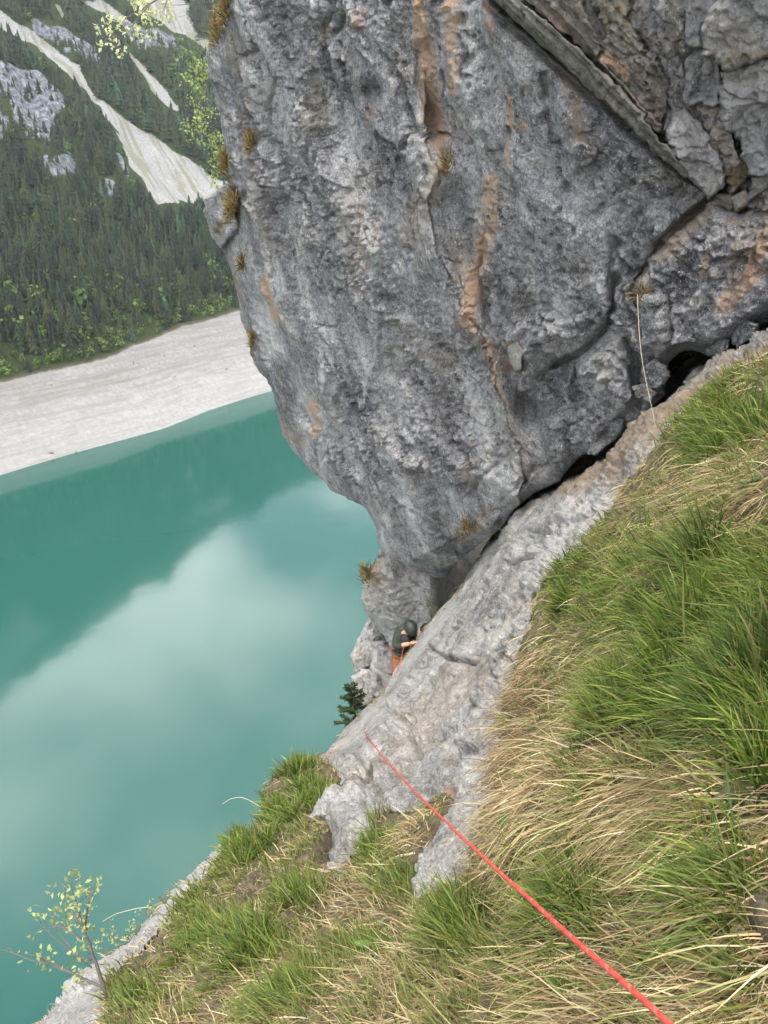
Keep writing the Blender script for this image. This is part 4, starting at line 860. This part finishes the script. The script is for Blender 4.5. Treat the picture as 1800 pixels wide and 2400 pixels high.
# dry tufts and moss cushions on the wall's rim
def wall_at(px, py): return at(px, py, 1/wall_inv(np.float64(px), np.float64(py)))
for (x, y, dz, L_, r_, n, lab) in ((525, 25, .15, .22, .09, 200, 'ochre grass tuft crowning the wall rim'), (503, 75, .2, .2, .08, 170, 'ochre grass tuft below the rim crown, above the bare edge'), (524, 385, .2, .25, .07, 170, 'ochre tuft right above the protruding knob'), (540, 490, -.25, .25, .10, 200, 'ochre moss patch growing on the protruding knob'), (583, 335, .1, .15, .07, 130, 'small brown tuft set in the pitted face'), (590, 800, .25, .2, .06, 120, 'brown tuft low on the wall rim, level with the far bank'), (563, 620, .3, .2, .05, 90, 'thin ochre tuft on the rim level with the forest edge'), (1045, 385, -.1, .18, .05, 90, 'small dry tuft at the foot of the long orange streak'), (858, 1350, 4.2, .3, .10, 130, 'ochre tuft on the lake side of the pillar'), (1095, 1240, -.1, .25, .08, 90, 'rusty dry tuft under the toe of the overhang')):
    z = 1/wall_inv(np.float64(x), np.float64(y))+dz
    if dz > 4: z = 14.6
    p0 = at(x, y, z-.12); tussock('dry_tuft', 0, 0, int(n*1.6), (L_*.3, L_*.85), r_, 'dry', lab, 'grass tuft', P0=p0, N0=unit(np.array([-.8, -.5, .1])), spread=.6)

# ------------------------------------------------------------------ rope
def rope_mat():
    m, nt, p, o = mat_new('rope_sheath'); b = NB(nt)
    c = b.mix(b.noise(300, 2, .5), b.attr('tint', 'Color'), b.mix(1., b.attr('tint', 'Color'), (.55, .5, .5), 'MULTIPLY'))
    nt.links.new(c, p.inputs['Base Color']); p.inputs['Roughness'].default_value = .75
    nt.links.new(b.bump(b.noise(500, 2), .003), p.inputs['Normal']); return m
M['rope'] = rope_mat()
A = at(1640, 2465, .96); B = at(853, 1714, 8.9)
u = np.linspace(0, 1, 60)[:, None]; rp = A+(B-A)*u; rp[:, 2] -= (.16*4*u*(1-u)**1.0)[:, 0]*.5
tail = [at(866, 1676, 10.6), at(900, 1628, 11.6), at(918, 1600, 12.0), at(938, 1555, 12.6), at(946, 1515, 12.9)]
rp = np.vstack([rp, tail])
dl = np.concatenate([[0], np.cumsum(np.linalg.norm(np.diff(rp, axis=0), axis=1))]); ds = np.concatenate([np.arange(0, 3.2, .006), np.arange(3.2, dl[-1], .05)])
rp = np.stack([np.interp(ds, dl, rp[:, k]) for k in range(3)], 1)
rp += .004*np.stack([pn(np.stack([ds*2.1, 0*ds, 0*ds+k], 1)) for k in range(3)], 1)
ii, jj = np.meshgrid(np.arange(len(rp)), np.arange(8), indexing='ij'); br1 = (ii+jj*1) % 8; br2 = (ii-jj*1) % 16      # braided sheath: crossing yarns
tint = np.where((br1 < 2)[..., None], np.array([.42, .045, .03]), np.array([.66, .085, .055])); tint = np.where((br2 < 2)[..., None], np.array([.60, .17, .12]), tint)
mb = MB(); mb.tube(rp, .0055, 8); mb.c = [tint.reshape(-1, 3)]; o = mb.build('climbing_rope', M['rope']); tagit(o, 'taut red climbing rope running down the slope to the climber', 'rope')

# ------------------------------------------------------------------ climber
def skin_body(name, joints, edges, mat, parent, sub=2):
    me = bpy.data.meshes.new(name); me.from_pydata([tuple(j[0]) for j in joints], edges, []); me.materials.append(mat)
    o = bpy.data.objects.new(name, me); COL.objects.link(o)
    md = o.modifiers.new('skin', 'SKIN')
    for sv, j in zip(me.skin_vertices[0].data, joints): sv.radius = (j[1], j[1]*(j[2] if len(j) > 2 else 1)); sv.use_root = False
    me.skin_vertices[0].data[0].use_root = True
    md.use_smooth_shade = True
    o.modifiers.new('sub', 'SUBSURF').levels = sub; o.modifiers['sub'].render_levels = sub
    o.parent = parent; o.matrix_parent_inverse = parent.matrix_world.inverted(); return o
pz = 13.4
def J(x, y, dz=0.): return at(945+(x-943)*.86, 1503+(y-1490)*.86, pz+dz)
cl = empty('person', J(930, 1720, .1)); tagit(cl, 'climber in olive jacket and rust trousers with dark helmet, wedged behind the slab edge', 'person')
M['jacket'] = simple('jacket', (.028, .036, .024), .8, .5, 25, .02); M['trousers'] = simple('trousers', (.21, .075, .03), .85, .5, 25, .02)
M['black'] = simple('black_fabric', (.012, .012, .013), .7, .3, 50); M['skin'] = simple('skin', (.50, .27, .19), .6, .12, 30); M['helmet'] = simple('helmet_shell', (.022, .027, .022), .5, .4, 14)
M['boot'] = simple('boot_leather', (.05, .04, .035), .7, .3, 40)
pel, chest, neck, head = J(938, 1512), J(944, 1480, -.12), J(954, 1464, -.26), J(961, 1456, -.36)
hipL, hipR = J(929, 1520), J(951, 1522); knL, knR = J(926, 1572, -.15), J(950, 1575, -.2); anL, anR = J(922, 1632, .05), J(946, 1635, 0); toL, toR = J(924, 1645, -.16), J(950, 1650, -.2)
shL, shR = J(927, 1472, -.08), J(966, 1470, -.08); elL, elR = J(922, 1505, -.22), J(982, 1478, -.2); haL, haR = J(962, 1496, -.42), J(991, 1460, -.25)
skin_body('body', [(pel, .155, .75), (chest, .15, .72), (neck, .06), (head, .085), (shL, .06), (elL, .045), (haL, .035), (shR, .06), (elR, .045), (haR, .04), (hipL, .10), (knL, .078), (anL, .05), (hipR, .10), (knR, .078), (anR, .05), (toL, .045), (toR, .045)],
          [(0, 1), (1, 2), (2, 3), (1, 4), (4, 5), (5, 6), (1, 7), (7, 8), (8, 9), (0, 10), (10, 11), (11, 12), (0, 13), (13, 14), (14, 15), (12, 16), (15, 17)], M['skin'], cl)
skin_body('jacket', [(pel+(pel-chest)*.25, .165, .8), (pel+(chest-pel)*.35, .185, .75), (chest, .205, .75), (neck-(neck-chest)*.25, .11), (shL, .10), (elL, .075), (elL+(haL-elL)*.55, .055), (shR, .10), (elR, .072), (elR+(haR-elR)*.45, .055)],
          [(0, 1), (1, 2), (2, 3), (2, 4), (4, 5), (5, 6), (2, 7), (7, 8), (8, 9)], M['jacket'], cl)
skin_body('trousers', [(pel, .17, .78), (hipL, .118), (knL, .095), (anL, .07), (hipR, .118), (knR, .095), (anR, .07)], [(0, 1), (1, 2), (2, 3), (0, 4), (4, 5), (5, 6)], M['trousers'], cl)
skin_body('harness', [(pel+(chest-pel)*.12+np.array([-.17, -.05, 0]), .03), (pel+(chest-pel)*.12+np.array([-.08, -.17, -.02]), .03), (pel+(chest-pel)*.12+np.array([.08, -.17, -.02]), .03), (pel+(chest-pel)*.12+np.array([.17, -.05, 0]), .03), (pel+np.array([.1, -.17, -.22]), .025), (pel+np.array([-.1, -.17, -.22]), .025)], [(0, 1), (1, 2), (2, 3), (2, 4), (1, 5)], M['black'], cl)
skin_body('backpack', [(J(948, 1505, -.22), .10, .8), (J(950, 1482, -.27), .13, .8), (J(952, 1466, -.22), .09, .8)], [(0, 1), (1, 2)], M['black'], cl)
for h_, wr, dr in ((haL, elL, 1), (haR, elR, -1)):
    dv_ = unit(h_-wr); sd_ = unit(np.cross(dv_, UP)); up_ = np.cross(sd_, dv_)
    js = [(h_, .030), (h_+dv_*.05, .038, .6)]; es = [(0, 1)]
    for k, (o_, l_) in enumerate(((-.03, .075), (-.01, .085), (.01, .08), (.03, .065))):
        i0 = len(js); js += [(h_+dv_*.085+sd_*o_, .011), (h_+dv_*(.085+l_*.5)+sd_*o_*1.15-up_*.006, .0095), (h_+dv_*(.08+l_*.85)+sd_*o_*1.2-up_*.03, .008)]; es += [(1, i0), (i0, i0+1), (i0+1, i0+2)]
    i0 = len(js); js += [(h_+dv_*.04-sd_*.045*dr, .012), (h_+dv_*.085-sd_*.062*dr-up_*.015, .010)]; es += [(0, i0), (i0, i0+1)]
    skin_body('hand' if dr > 0 else 'glove', js, es, M['skin'] if dr > 0 else M['black'], cl, 1)
for a_, t_ in ((anL, toL), (anR, toR)): skin_body('boot', [(a_+np.array([0, 0, .06]), .065), (a_, .06), (t_, .05)], [(0, 1), (1, 2)], M['boot'], cl, 1)
hm = MB()   # helmet: a ribbed shell with a brim
th = np.linspace(0, 2*math.pi, 24, endpoint=False); rows = []
for k, (r_, z) in enumerate(((.152, -.035), (.158, -.02), (.150, .0), (.145, .04), (.122, .09), (.085, .125), (.04, .145), (.0, .148))):
    rr = r_*(1+.03*np.cos(th*6)*(k > 2)); rows.append(np.stack([rr*np.cos(th)*.88, rr*np.sin(th)*1.08, z+0*th], 1))
vv = np.vstack(rows); ff = [[i*24+j, i*24+(j+1) % 24, (i+1)*24+(j+1) % 24, (i+1)*24+j] for i in range(7) for j in range(24)]
ax = unit(head-neck); R = Vector(V(ax)).to_track_quat('Z', 'Y').to_matrix(); vv = (vv*.84)@np.array(R).T+head+ax*.045
hm.add(vv, ff); hm.build('helmet', M['helmet'], cl)

# ------------------------------------------------------------------ shrubs, sapling, little plants
def leaf_quads(mb, P, n, size, tint, spread):
    for _ in range(n):
        q = P+rng.normal(0, spread, 3); a = unit(rng.normal(size=3)+np.array([0, 0, .5])); b = unit(np.cross(a, rng.normal(size=3))); s = size*rng.uniform(.7, 1.3); nn = np.cross(a, b)*.18*s
        v = [q, q+a*s*.5+b*s*.34+nn, q+a*s*1.1, q+a*s*.5-b*s*.34+nn]
        mb.add(v, [[0, 1, 2], [0, 2, 3]], np.array(tint)*math.exp(rng.normal(0, .18)))
def shrub(name, base, branches, label, leaf, tint, nleaf, spread, rad=.012, cat='shrub', tip_only=.35):
    r = empty(name, base); tagit(r, label, cat); wood = MB(); lv = MB()
    for i, (pts, rr) in enumerate(branches):
        pts = np.asarray(pts); q = [pts[0]]
        for a, b in zip(pts[:-1], pts[1:]):
            for k in (.34, .67, 1.): q.append(a+(b-a)*k+rng.normal(0, .012*np.linalg.norm(b-a), 3))
        q = np.array(q); wood.tube(q, np.linspace(rr, rr*.3, len(q)), 6)
        L = len(q)
        for j in range(L):
            if j/L < tip_only: continue
            for _ in range(1 if rng.random() < .75 else 2):
                dq = unit(rng.normal(size=3)+np.array([0, 0, .4]))*rng.uniform(.4, 1.)*spread*2.2
                tw = np.array([q[j], q[j]+dq*.5, q[j]+dq]); wood.tube(tw, [rr*.25, rr*.2, rr*.12], 4)
                leaf_quads(lv, q[j]+dq, nleaf, leaf, tint, spread*.45)
    wood.build('branches', M['bark'], r)
    if lv.n: lv.build('leaves', M['leaf'], r, smooth=False)['kind'] = 'stuff'
    return r
zb = 4.75
def S(x, y, dz=0.): return at(x, y, zb+dz)
shrub('willow_shrub', S(252, 2338), [([S(252, 2338), S(225, 2260), S(200, 2190), S(180, 2120)], .014), ([S(200, 2190), S(165, 2130, .1), S(145, 2070, .15)], .007), ([S(200, 2190), S(205, 2120), S(215, 2080, .1)], .006), ([S(186, 2140), S(170, 2090), S(165, 2065)], .005), ([S(245, 2318), S(190, 2292, .05), S(120, 2255, .1), S(85, 2240, .1)], .010), ([S(215, 2250), S(180, 2240), S(150, 2200, .1), S(115, 2150, .2)], .006), ([S(190, 2200), S(140, 2170, .1), S(95, 2165, .15)], .006), ([S(195, 2180), S(205, 2130, -.1), S(222, 2085, -.1)], .006)],
      'slender willow shrub with pale yellow-green leaves leaning out over the lake', .034, (.33, .37, .15), 4, .045, tip_only=.25)
shrub('bare_twig', S(215, 2268, .1), [([S(215, 2268, .1), S(110, 2180, .2), S(58, 2122, .3)], .005), ([S(190, 2292, .1), S(70, 2250, .2), S(2, 2225, .3)], .005), ([S(40, 2240, .25), S(20, 2222, .3), S(8, 2228, .3)], .003)], 'bare grey twigs of a shrub reaching out over the water', .012, (.16, .17, .07), 1, .02, tip_only=.9)
zb = 6.1
shrub('willow_shrub', S(285, 2240), [([S(285, 2240), S(270, 2200), S(255, 2190)], .006), ([S(290, 2235), S(300, 2195), S(310, 2175)], .006), ([S(300, 2230), S(262, 2185, .1), S(258, 2180)], .005), ([S(310, 2215), S(345, 2130), S(362, 2108)], .004), ([S(270, 2250), S(235, 2225), S(220, 2205)], .005), ([S(300, 2210), S(320, 2180), S(310, 2172)], .004)], 'low pale shrub tucked against the pocked rim', .024, (.32, .38, .17), 4, .035, tip_only=.25)
zb = 9.6
shrub('leafy_branch', S(560, -120, .3), [([S(560, -120, .3), S(440, -40), S(350, 10), S(290, 45)], .016), ([S(440, -40), S(360, -10), S(300, 5)], .010), ([S(350, 10), S(310, 60), S(260, 95), S(235, 85)], .008), ([S(350, 10), S(345, 50), S(330, 72)], .007), ([S(400, -20), S(380, 30), S(400, 45)], .006)], 'sunlit pale leafy branch reaching left from the top of the wall', .055, (.52, .54, .30), 11, .085, tip_only=.3, cat='branch')
shrub('leafy_branch', S(500, 10, .3), [([S(540, 8, .3), S(460, 8), S(400, 12)], .008), ([S(540, 20, .3), S(470, 30), S(420, 40)], .004)], 'thin bare looking branch stub beside the rim crown', .03, (.25, .32, .10), 1, .04, tip_only=.75, cat='branch')
zb = 12.4
shrub('rim_shrub', S(540, 330, .5), [([S(540, 330, .5), S(500, 290), S(465, 240)], .012), ([S(500, 290), S(455, 290), S(440, 300)], .008), ([S(500, 280), S(480, 220), S(455, 180)], .010), ([S(480, 220), S(460, 200), S(452, 210)], .006), ([S(535, 340, .5), S(480, 330), S(450, 300)], .008), ([S(535, 350, .5), S(505, 340), S(490, 320)], .007), ([S(480, 220), S(490, 180), S(470, 150)], .006), ([S(535, 400, .4), S(505, 385), S(495, 440)], .006)], 'sunlit pale green shrub growing out of the side of the wall rim', .052, (.27, .35, .12), 11, .11, tip_only=.15)
zb = 11.6
sap = empty('spruce_sapling', S(842, 1712)); tagit(sap, 'dark young spruce peeking over the slab edge above the lake', 'tree')
wood = MB(); wood.tube([S(842, 1712), S(832, 1660), S(822, 1604)], [.02, .014, .004], 6); ndl = MB()
for k in range(26):
    t = .05+.93*k/26; q = S(842, 1712)*(1-t)+S(822, 1604)*t; L_ = (.34*(1-t)**.8+.05)
    a = k*2.4; dr = unit(np.array([math.cos(a), math.sin(a), .05+.35*t])); tip = q+dr*L_-UP*.05*L_
    wood.tube([q, (q+tip)/2+UP*.01, tip], [.006, .004, .002], 4)
    for j in range(16):
        s = (j+1)/16; c0 = q+(tip-q)*s
        for sg in (-1, 1):
            sd_ = unit(np.cross(dr, UP))*sg+dr*.7+rng.normal(0, .25, 3); sd_ = unit(sd_)
            ln = .085*(1.2-s*.5); w_ = np.cross(sd_, UP)*.02
            ndl.add([c0-w_, c0+w_, c0+sd_*ln], [[0, 1, 2]], np.array([.030, .050, .018])*math.exp(rng.normal(0, .25)))
wood.build('trunk', M['bark'], sap); l = ndl.build('crown', M['leaf'], sap, smooth=False)
zb = 12.7
shrub('ledge_plant', S(1015, 1450), [([S(1015, 1450), S(1012, 1425), S(1005, 1400)], .006), ([S(1018, 1450), S(1026, 1430), S(1024, 1418)], .005), ([S(1005, 1440), S(1003, 1425), S(1000, 1412)], .004), ([S(1012, 1425), S(996, 1390), S(990, 1378)], .004)], 'small bright green plant in the corner right of the climber', .03, (.13, .20, .035), 4, .03, tip_only=.1, cat='plant')
# thin strands: the dry stalk hanging across the wall, and arching stems
def strand(name, pts, r_, col, label, cat='stalk', group=None):
    pts = np.array(pts); t = np.linspace(0, 1, len(pts)); tt_ = np.linspace(0, 1, 24)
    q = np.stack([np.interp(tt_, t, pts[:, k]) for k in range(3)], 1)
    for _ in range(3): q[1:-1] = (q[:-2]+2*q[1:-1]+q[2:])/4
    mb = MB(); mb.tube(q, np.linspace(r_, r_*.6, 24), 5); o = mb.build(name, col); tagit(o, label, cat, group)
M['straw'] = simple('dry_stalk', (.48, .40, .28), .8, .2, 20); M['stem'] = simple('green_stem', (.10, .13, .05), .7, .2, 20)
strand('dry_stalk', [at(1494, 690, 5.72), at(1497, 770, 5.66), at(1505, 850, 5.6), at(1522, 930, 5.54), at(1534, 985, 5.5), at(1541, 1045, 5.4)], .0022, M['straw'], 'long pale dry stalk hanging down across the wall foot')
tussock('dry_tuft', 0, 0, 70, (.06, .16), .03, 'dry', 'tiny dry tuft from which the long pale stalk hangs', 'grass tuft', P0=at(1502, 690, 5.8), N0=unit(np.array([-.8, -.5, -.1])), spread=.8)
strand('wild_stalk', [at(1620, 1270, 3.6), at(1590, 1180, 3.75), at(1560, 1110, 3.85), at(1530, 1060, 3.95)], .0022, M['stem'], 'straight dark green stem crossing the slab edge below the stalk')
strand('wild_stalk', [at(1360, 1320, 5.3), at(1270, 1285, 5.6), at(1200, 1255, 5.9), at(1160, 1235, 6.1)], .0028, M['stem'], 'long thin stem reaching over the slab towards the overhang toe')
strand('dry_stalk', [at(612, 1892, 7.0), at(580, 1873, 7.0), at(562, 1868, 7.0), at(540, 1872, 7.0), at(522, 1884, 7.0)], .0030, M['straw'], 'fine pale stalk arching out over the lake from the knoll')
strand('dry_stalk', [at(352, 2125, 6.2), at(315, 2130, 6.2), at(270, 2142, 6.2), at(240, 2160, 6.2)], .0026, M['straw'], 'fine pale stalk arching out over the lake from the pocked rim')

# loose stones in the grass
def stone(px, py, size, label, tone, squash=(1, .7, .55)):
    P0, N0 = surf(np.array([float(px)]), np.array([float(py)])); P0, N0 = P0[0], N0[0]
    import bmesh
    bm = bmesh.new(); bmesh.ops.create_icosphere(bm, subdivisions=3, radius=1.); vs = np.array([v.co[:] for v in bm.verts]); fs = [[v.index for v in f_.verts] for f_ in bm.faces]; bm.free()
    dirs = unit(rng.normal(size=(9, 3))); lim = rng.uniform(.62, .9, 9)
    for dd_, l_ in zip(dirs, lim):
        k = vs@dd_; vs = vs-np.maximum(k-l_, 0)[:, None]*dd_
    vs = vs*(1+.05*pn(vs*3)[:, None])*np.array(squash)*size
    o = mesh_obj('stone', vs, fs, tone, smooth=False); o.location = V(P0+N0*size*.55); o.rotation_euler = (rng.random(), .3, rng.random()*3)
    z = np.zeros(len(vs))
    tagit(o, label, 'stone'); return o
stone(1440, 1925, .042, 'flat white stone lying in the straw', M['slab']); stone(1738, 1292, .035, 'pinkish grey stone in the grass near the wall foot', M['slab']); stone(1022, 1897, .05, 'cream stone at the head of the grass between the slab tongues', M['slab']); stone(1005, 1890, .035, 'small cream stone touching the larger cream one', M['slab'])
stone(1165, 2075, .028, 'black stone under the rope', M['black']); stone(1140, 2068, .016, 'tiny white stone beside the rope', M['slab'])
for q in ((800, 2010), (1560, 1240)): stone(q[0], q[1], .02, 'small grey pebble half sunk in dry grass', M['slab'])['group'] = 'pebbles in the grass'

# stumps on the far bank
for (x, y) in ((120, 1063), (178, 1060), (455, 812), (312, 850), (410, 885), (530, 866), (385, 835), (120, 905)):
    q = on_far(x, y); mb = MB(); s = rng.uniform(1.6, 2.8); dd_ = rng.normal(size=2); dd_ /= np.linalg.norm(dd_)
    e_v = np.array([dd_[0], dd_[1], .15])
    mb.tube([q-e_v*s*.5, q+np.array([0, 0, .5]), q+e_v*s*.7+np.array([0, 0, .6])], [.35, .3, .1], 6)
    mb.tube([q+np.array([0, 0, -.4]), q+np.array([.3, 0, .7]), q+np.array([.5, .4, 1.5])], [.3, .2, .05], 5)
    o = mb.build('driftwood', M['bark']); tagit(o, 'dark driftwood stump stranded on the bare pale bank', 'driftwood', 'driftwood on the far bank')

# ------------------------------------------------------------------ haze
HD = .00005
hz = mesh_obj('haze', [(x, y, z) for z in (-62, 1060) for (x, y) in ((-2600, -900), (2600, -900), (2600, 3000), (-2600, 3000))], [[3, 2, 1, 0], [4, 5, 6, 7], [0, 1, 5, 4], [1, 2, 6, 5], [2, 3, 7, 6], [3, 0, 4, 7]], M['straw'], smooth=False)
hm_ = bpy.data.materials.new('haze_air'); hm_.use_nodes = True; nt = hm_.node_tree; nt.nodes.clear()
ho = nt.nodes.new('ShaderNodeOutputMaterial'); pv = nt.nodes.new('ShaderNodeVolumePrincipled'); pv.inputs['Density'].default_value = HD; pv.inputs['Color'].default_value = (.86, .92, 1, 1); pv.inputs['Anisotropy'].default_value = .2
nt.links.new(pv.outputs[0], ho.inputs['Volume']); hz.data.materials.clear(); hz.data.materials.append(hm_)
tagit(hz, 'thin blue mountain haze filling the valley', 'haze', kind='stuff')
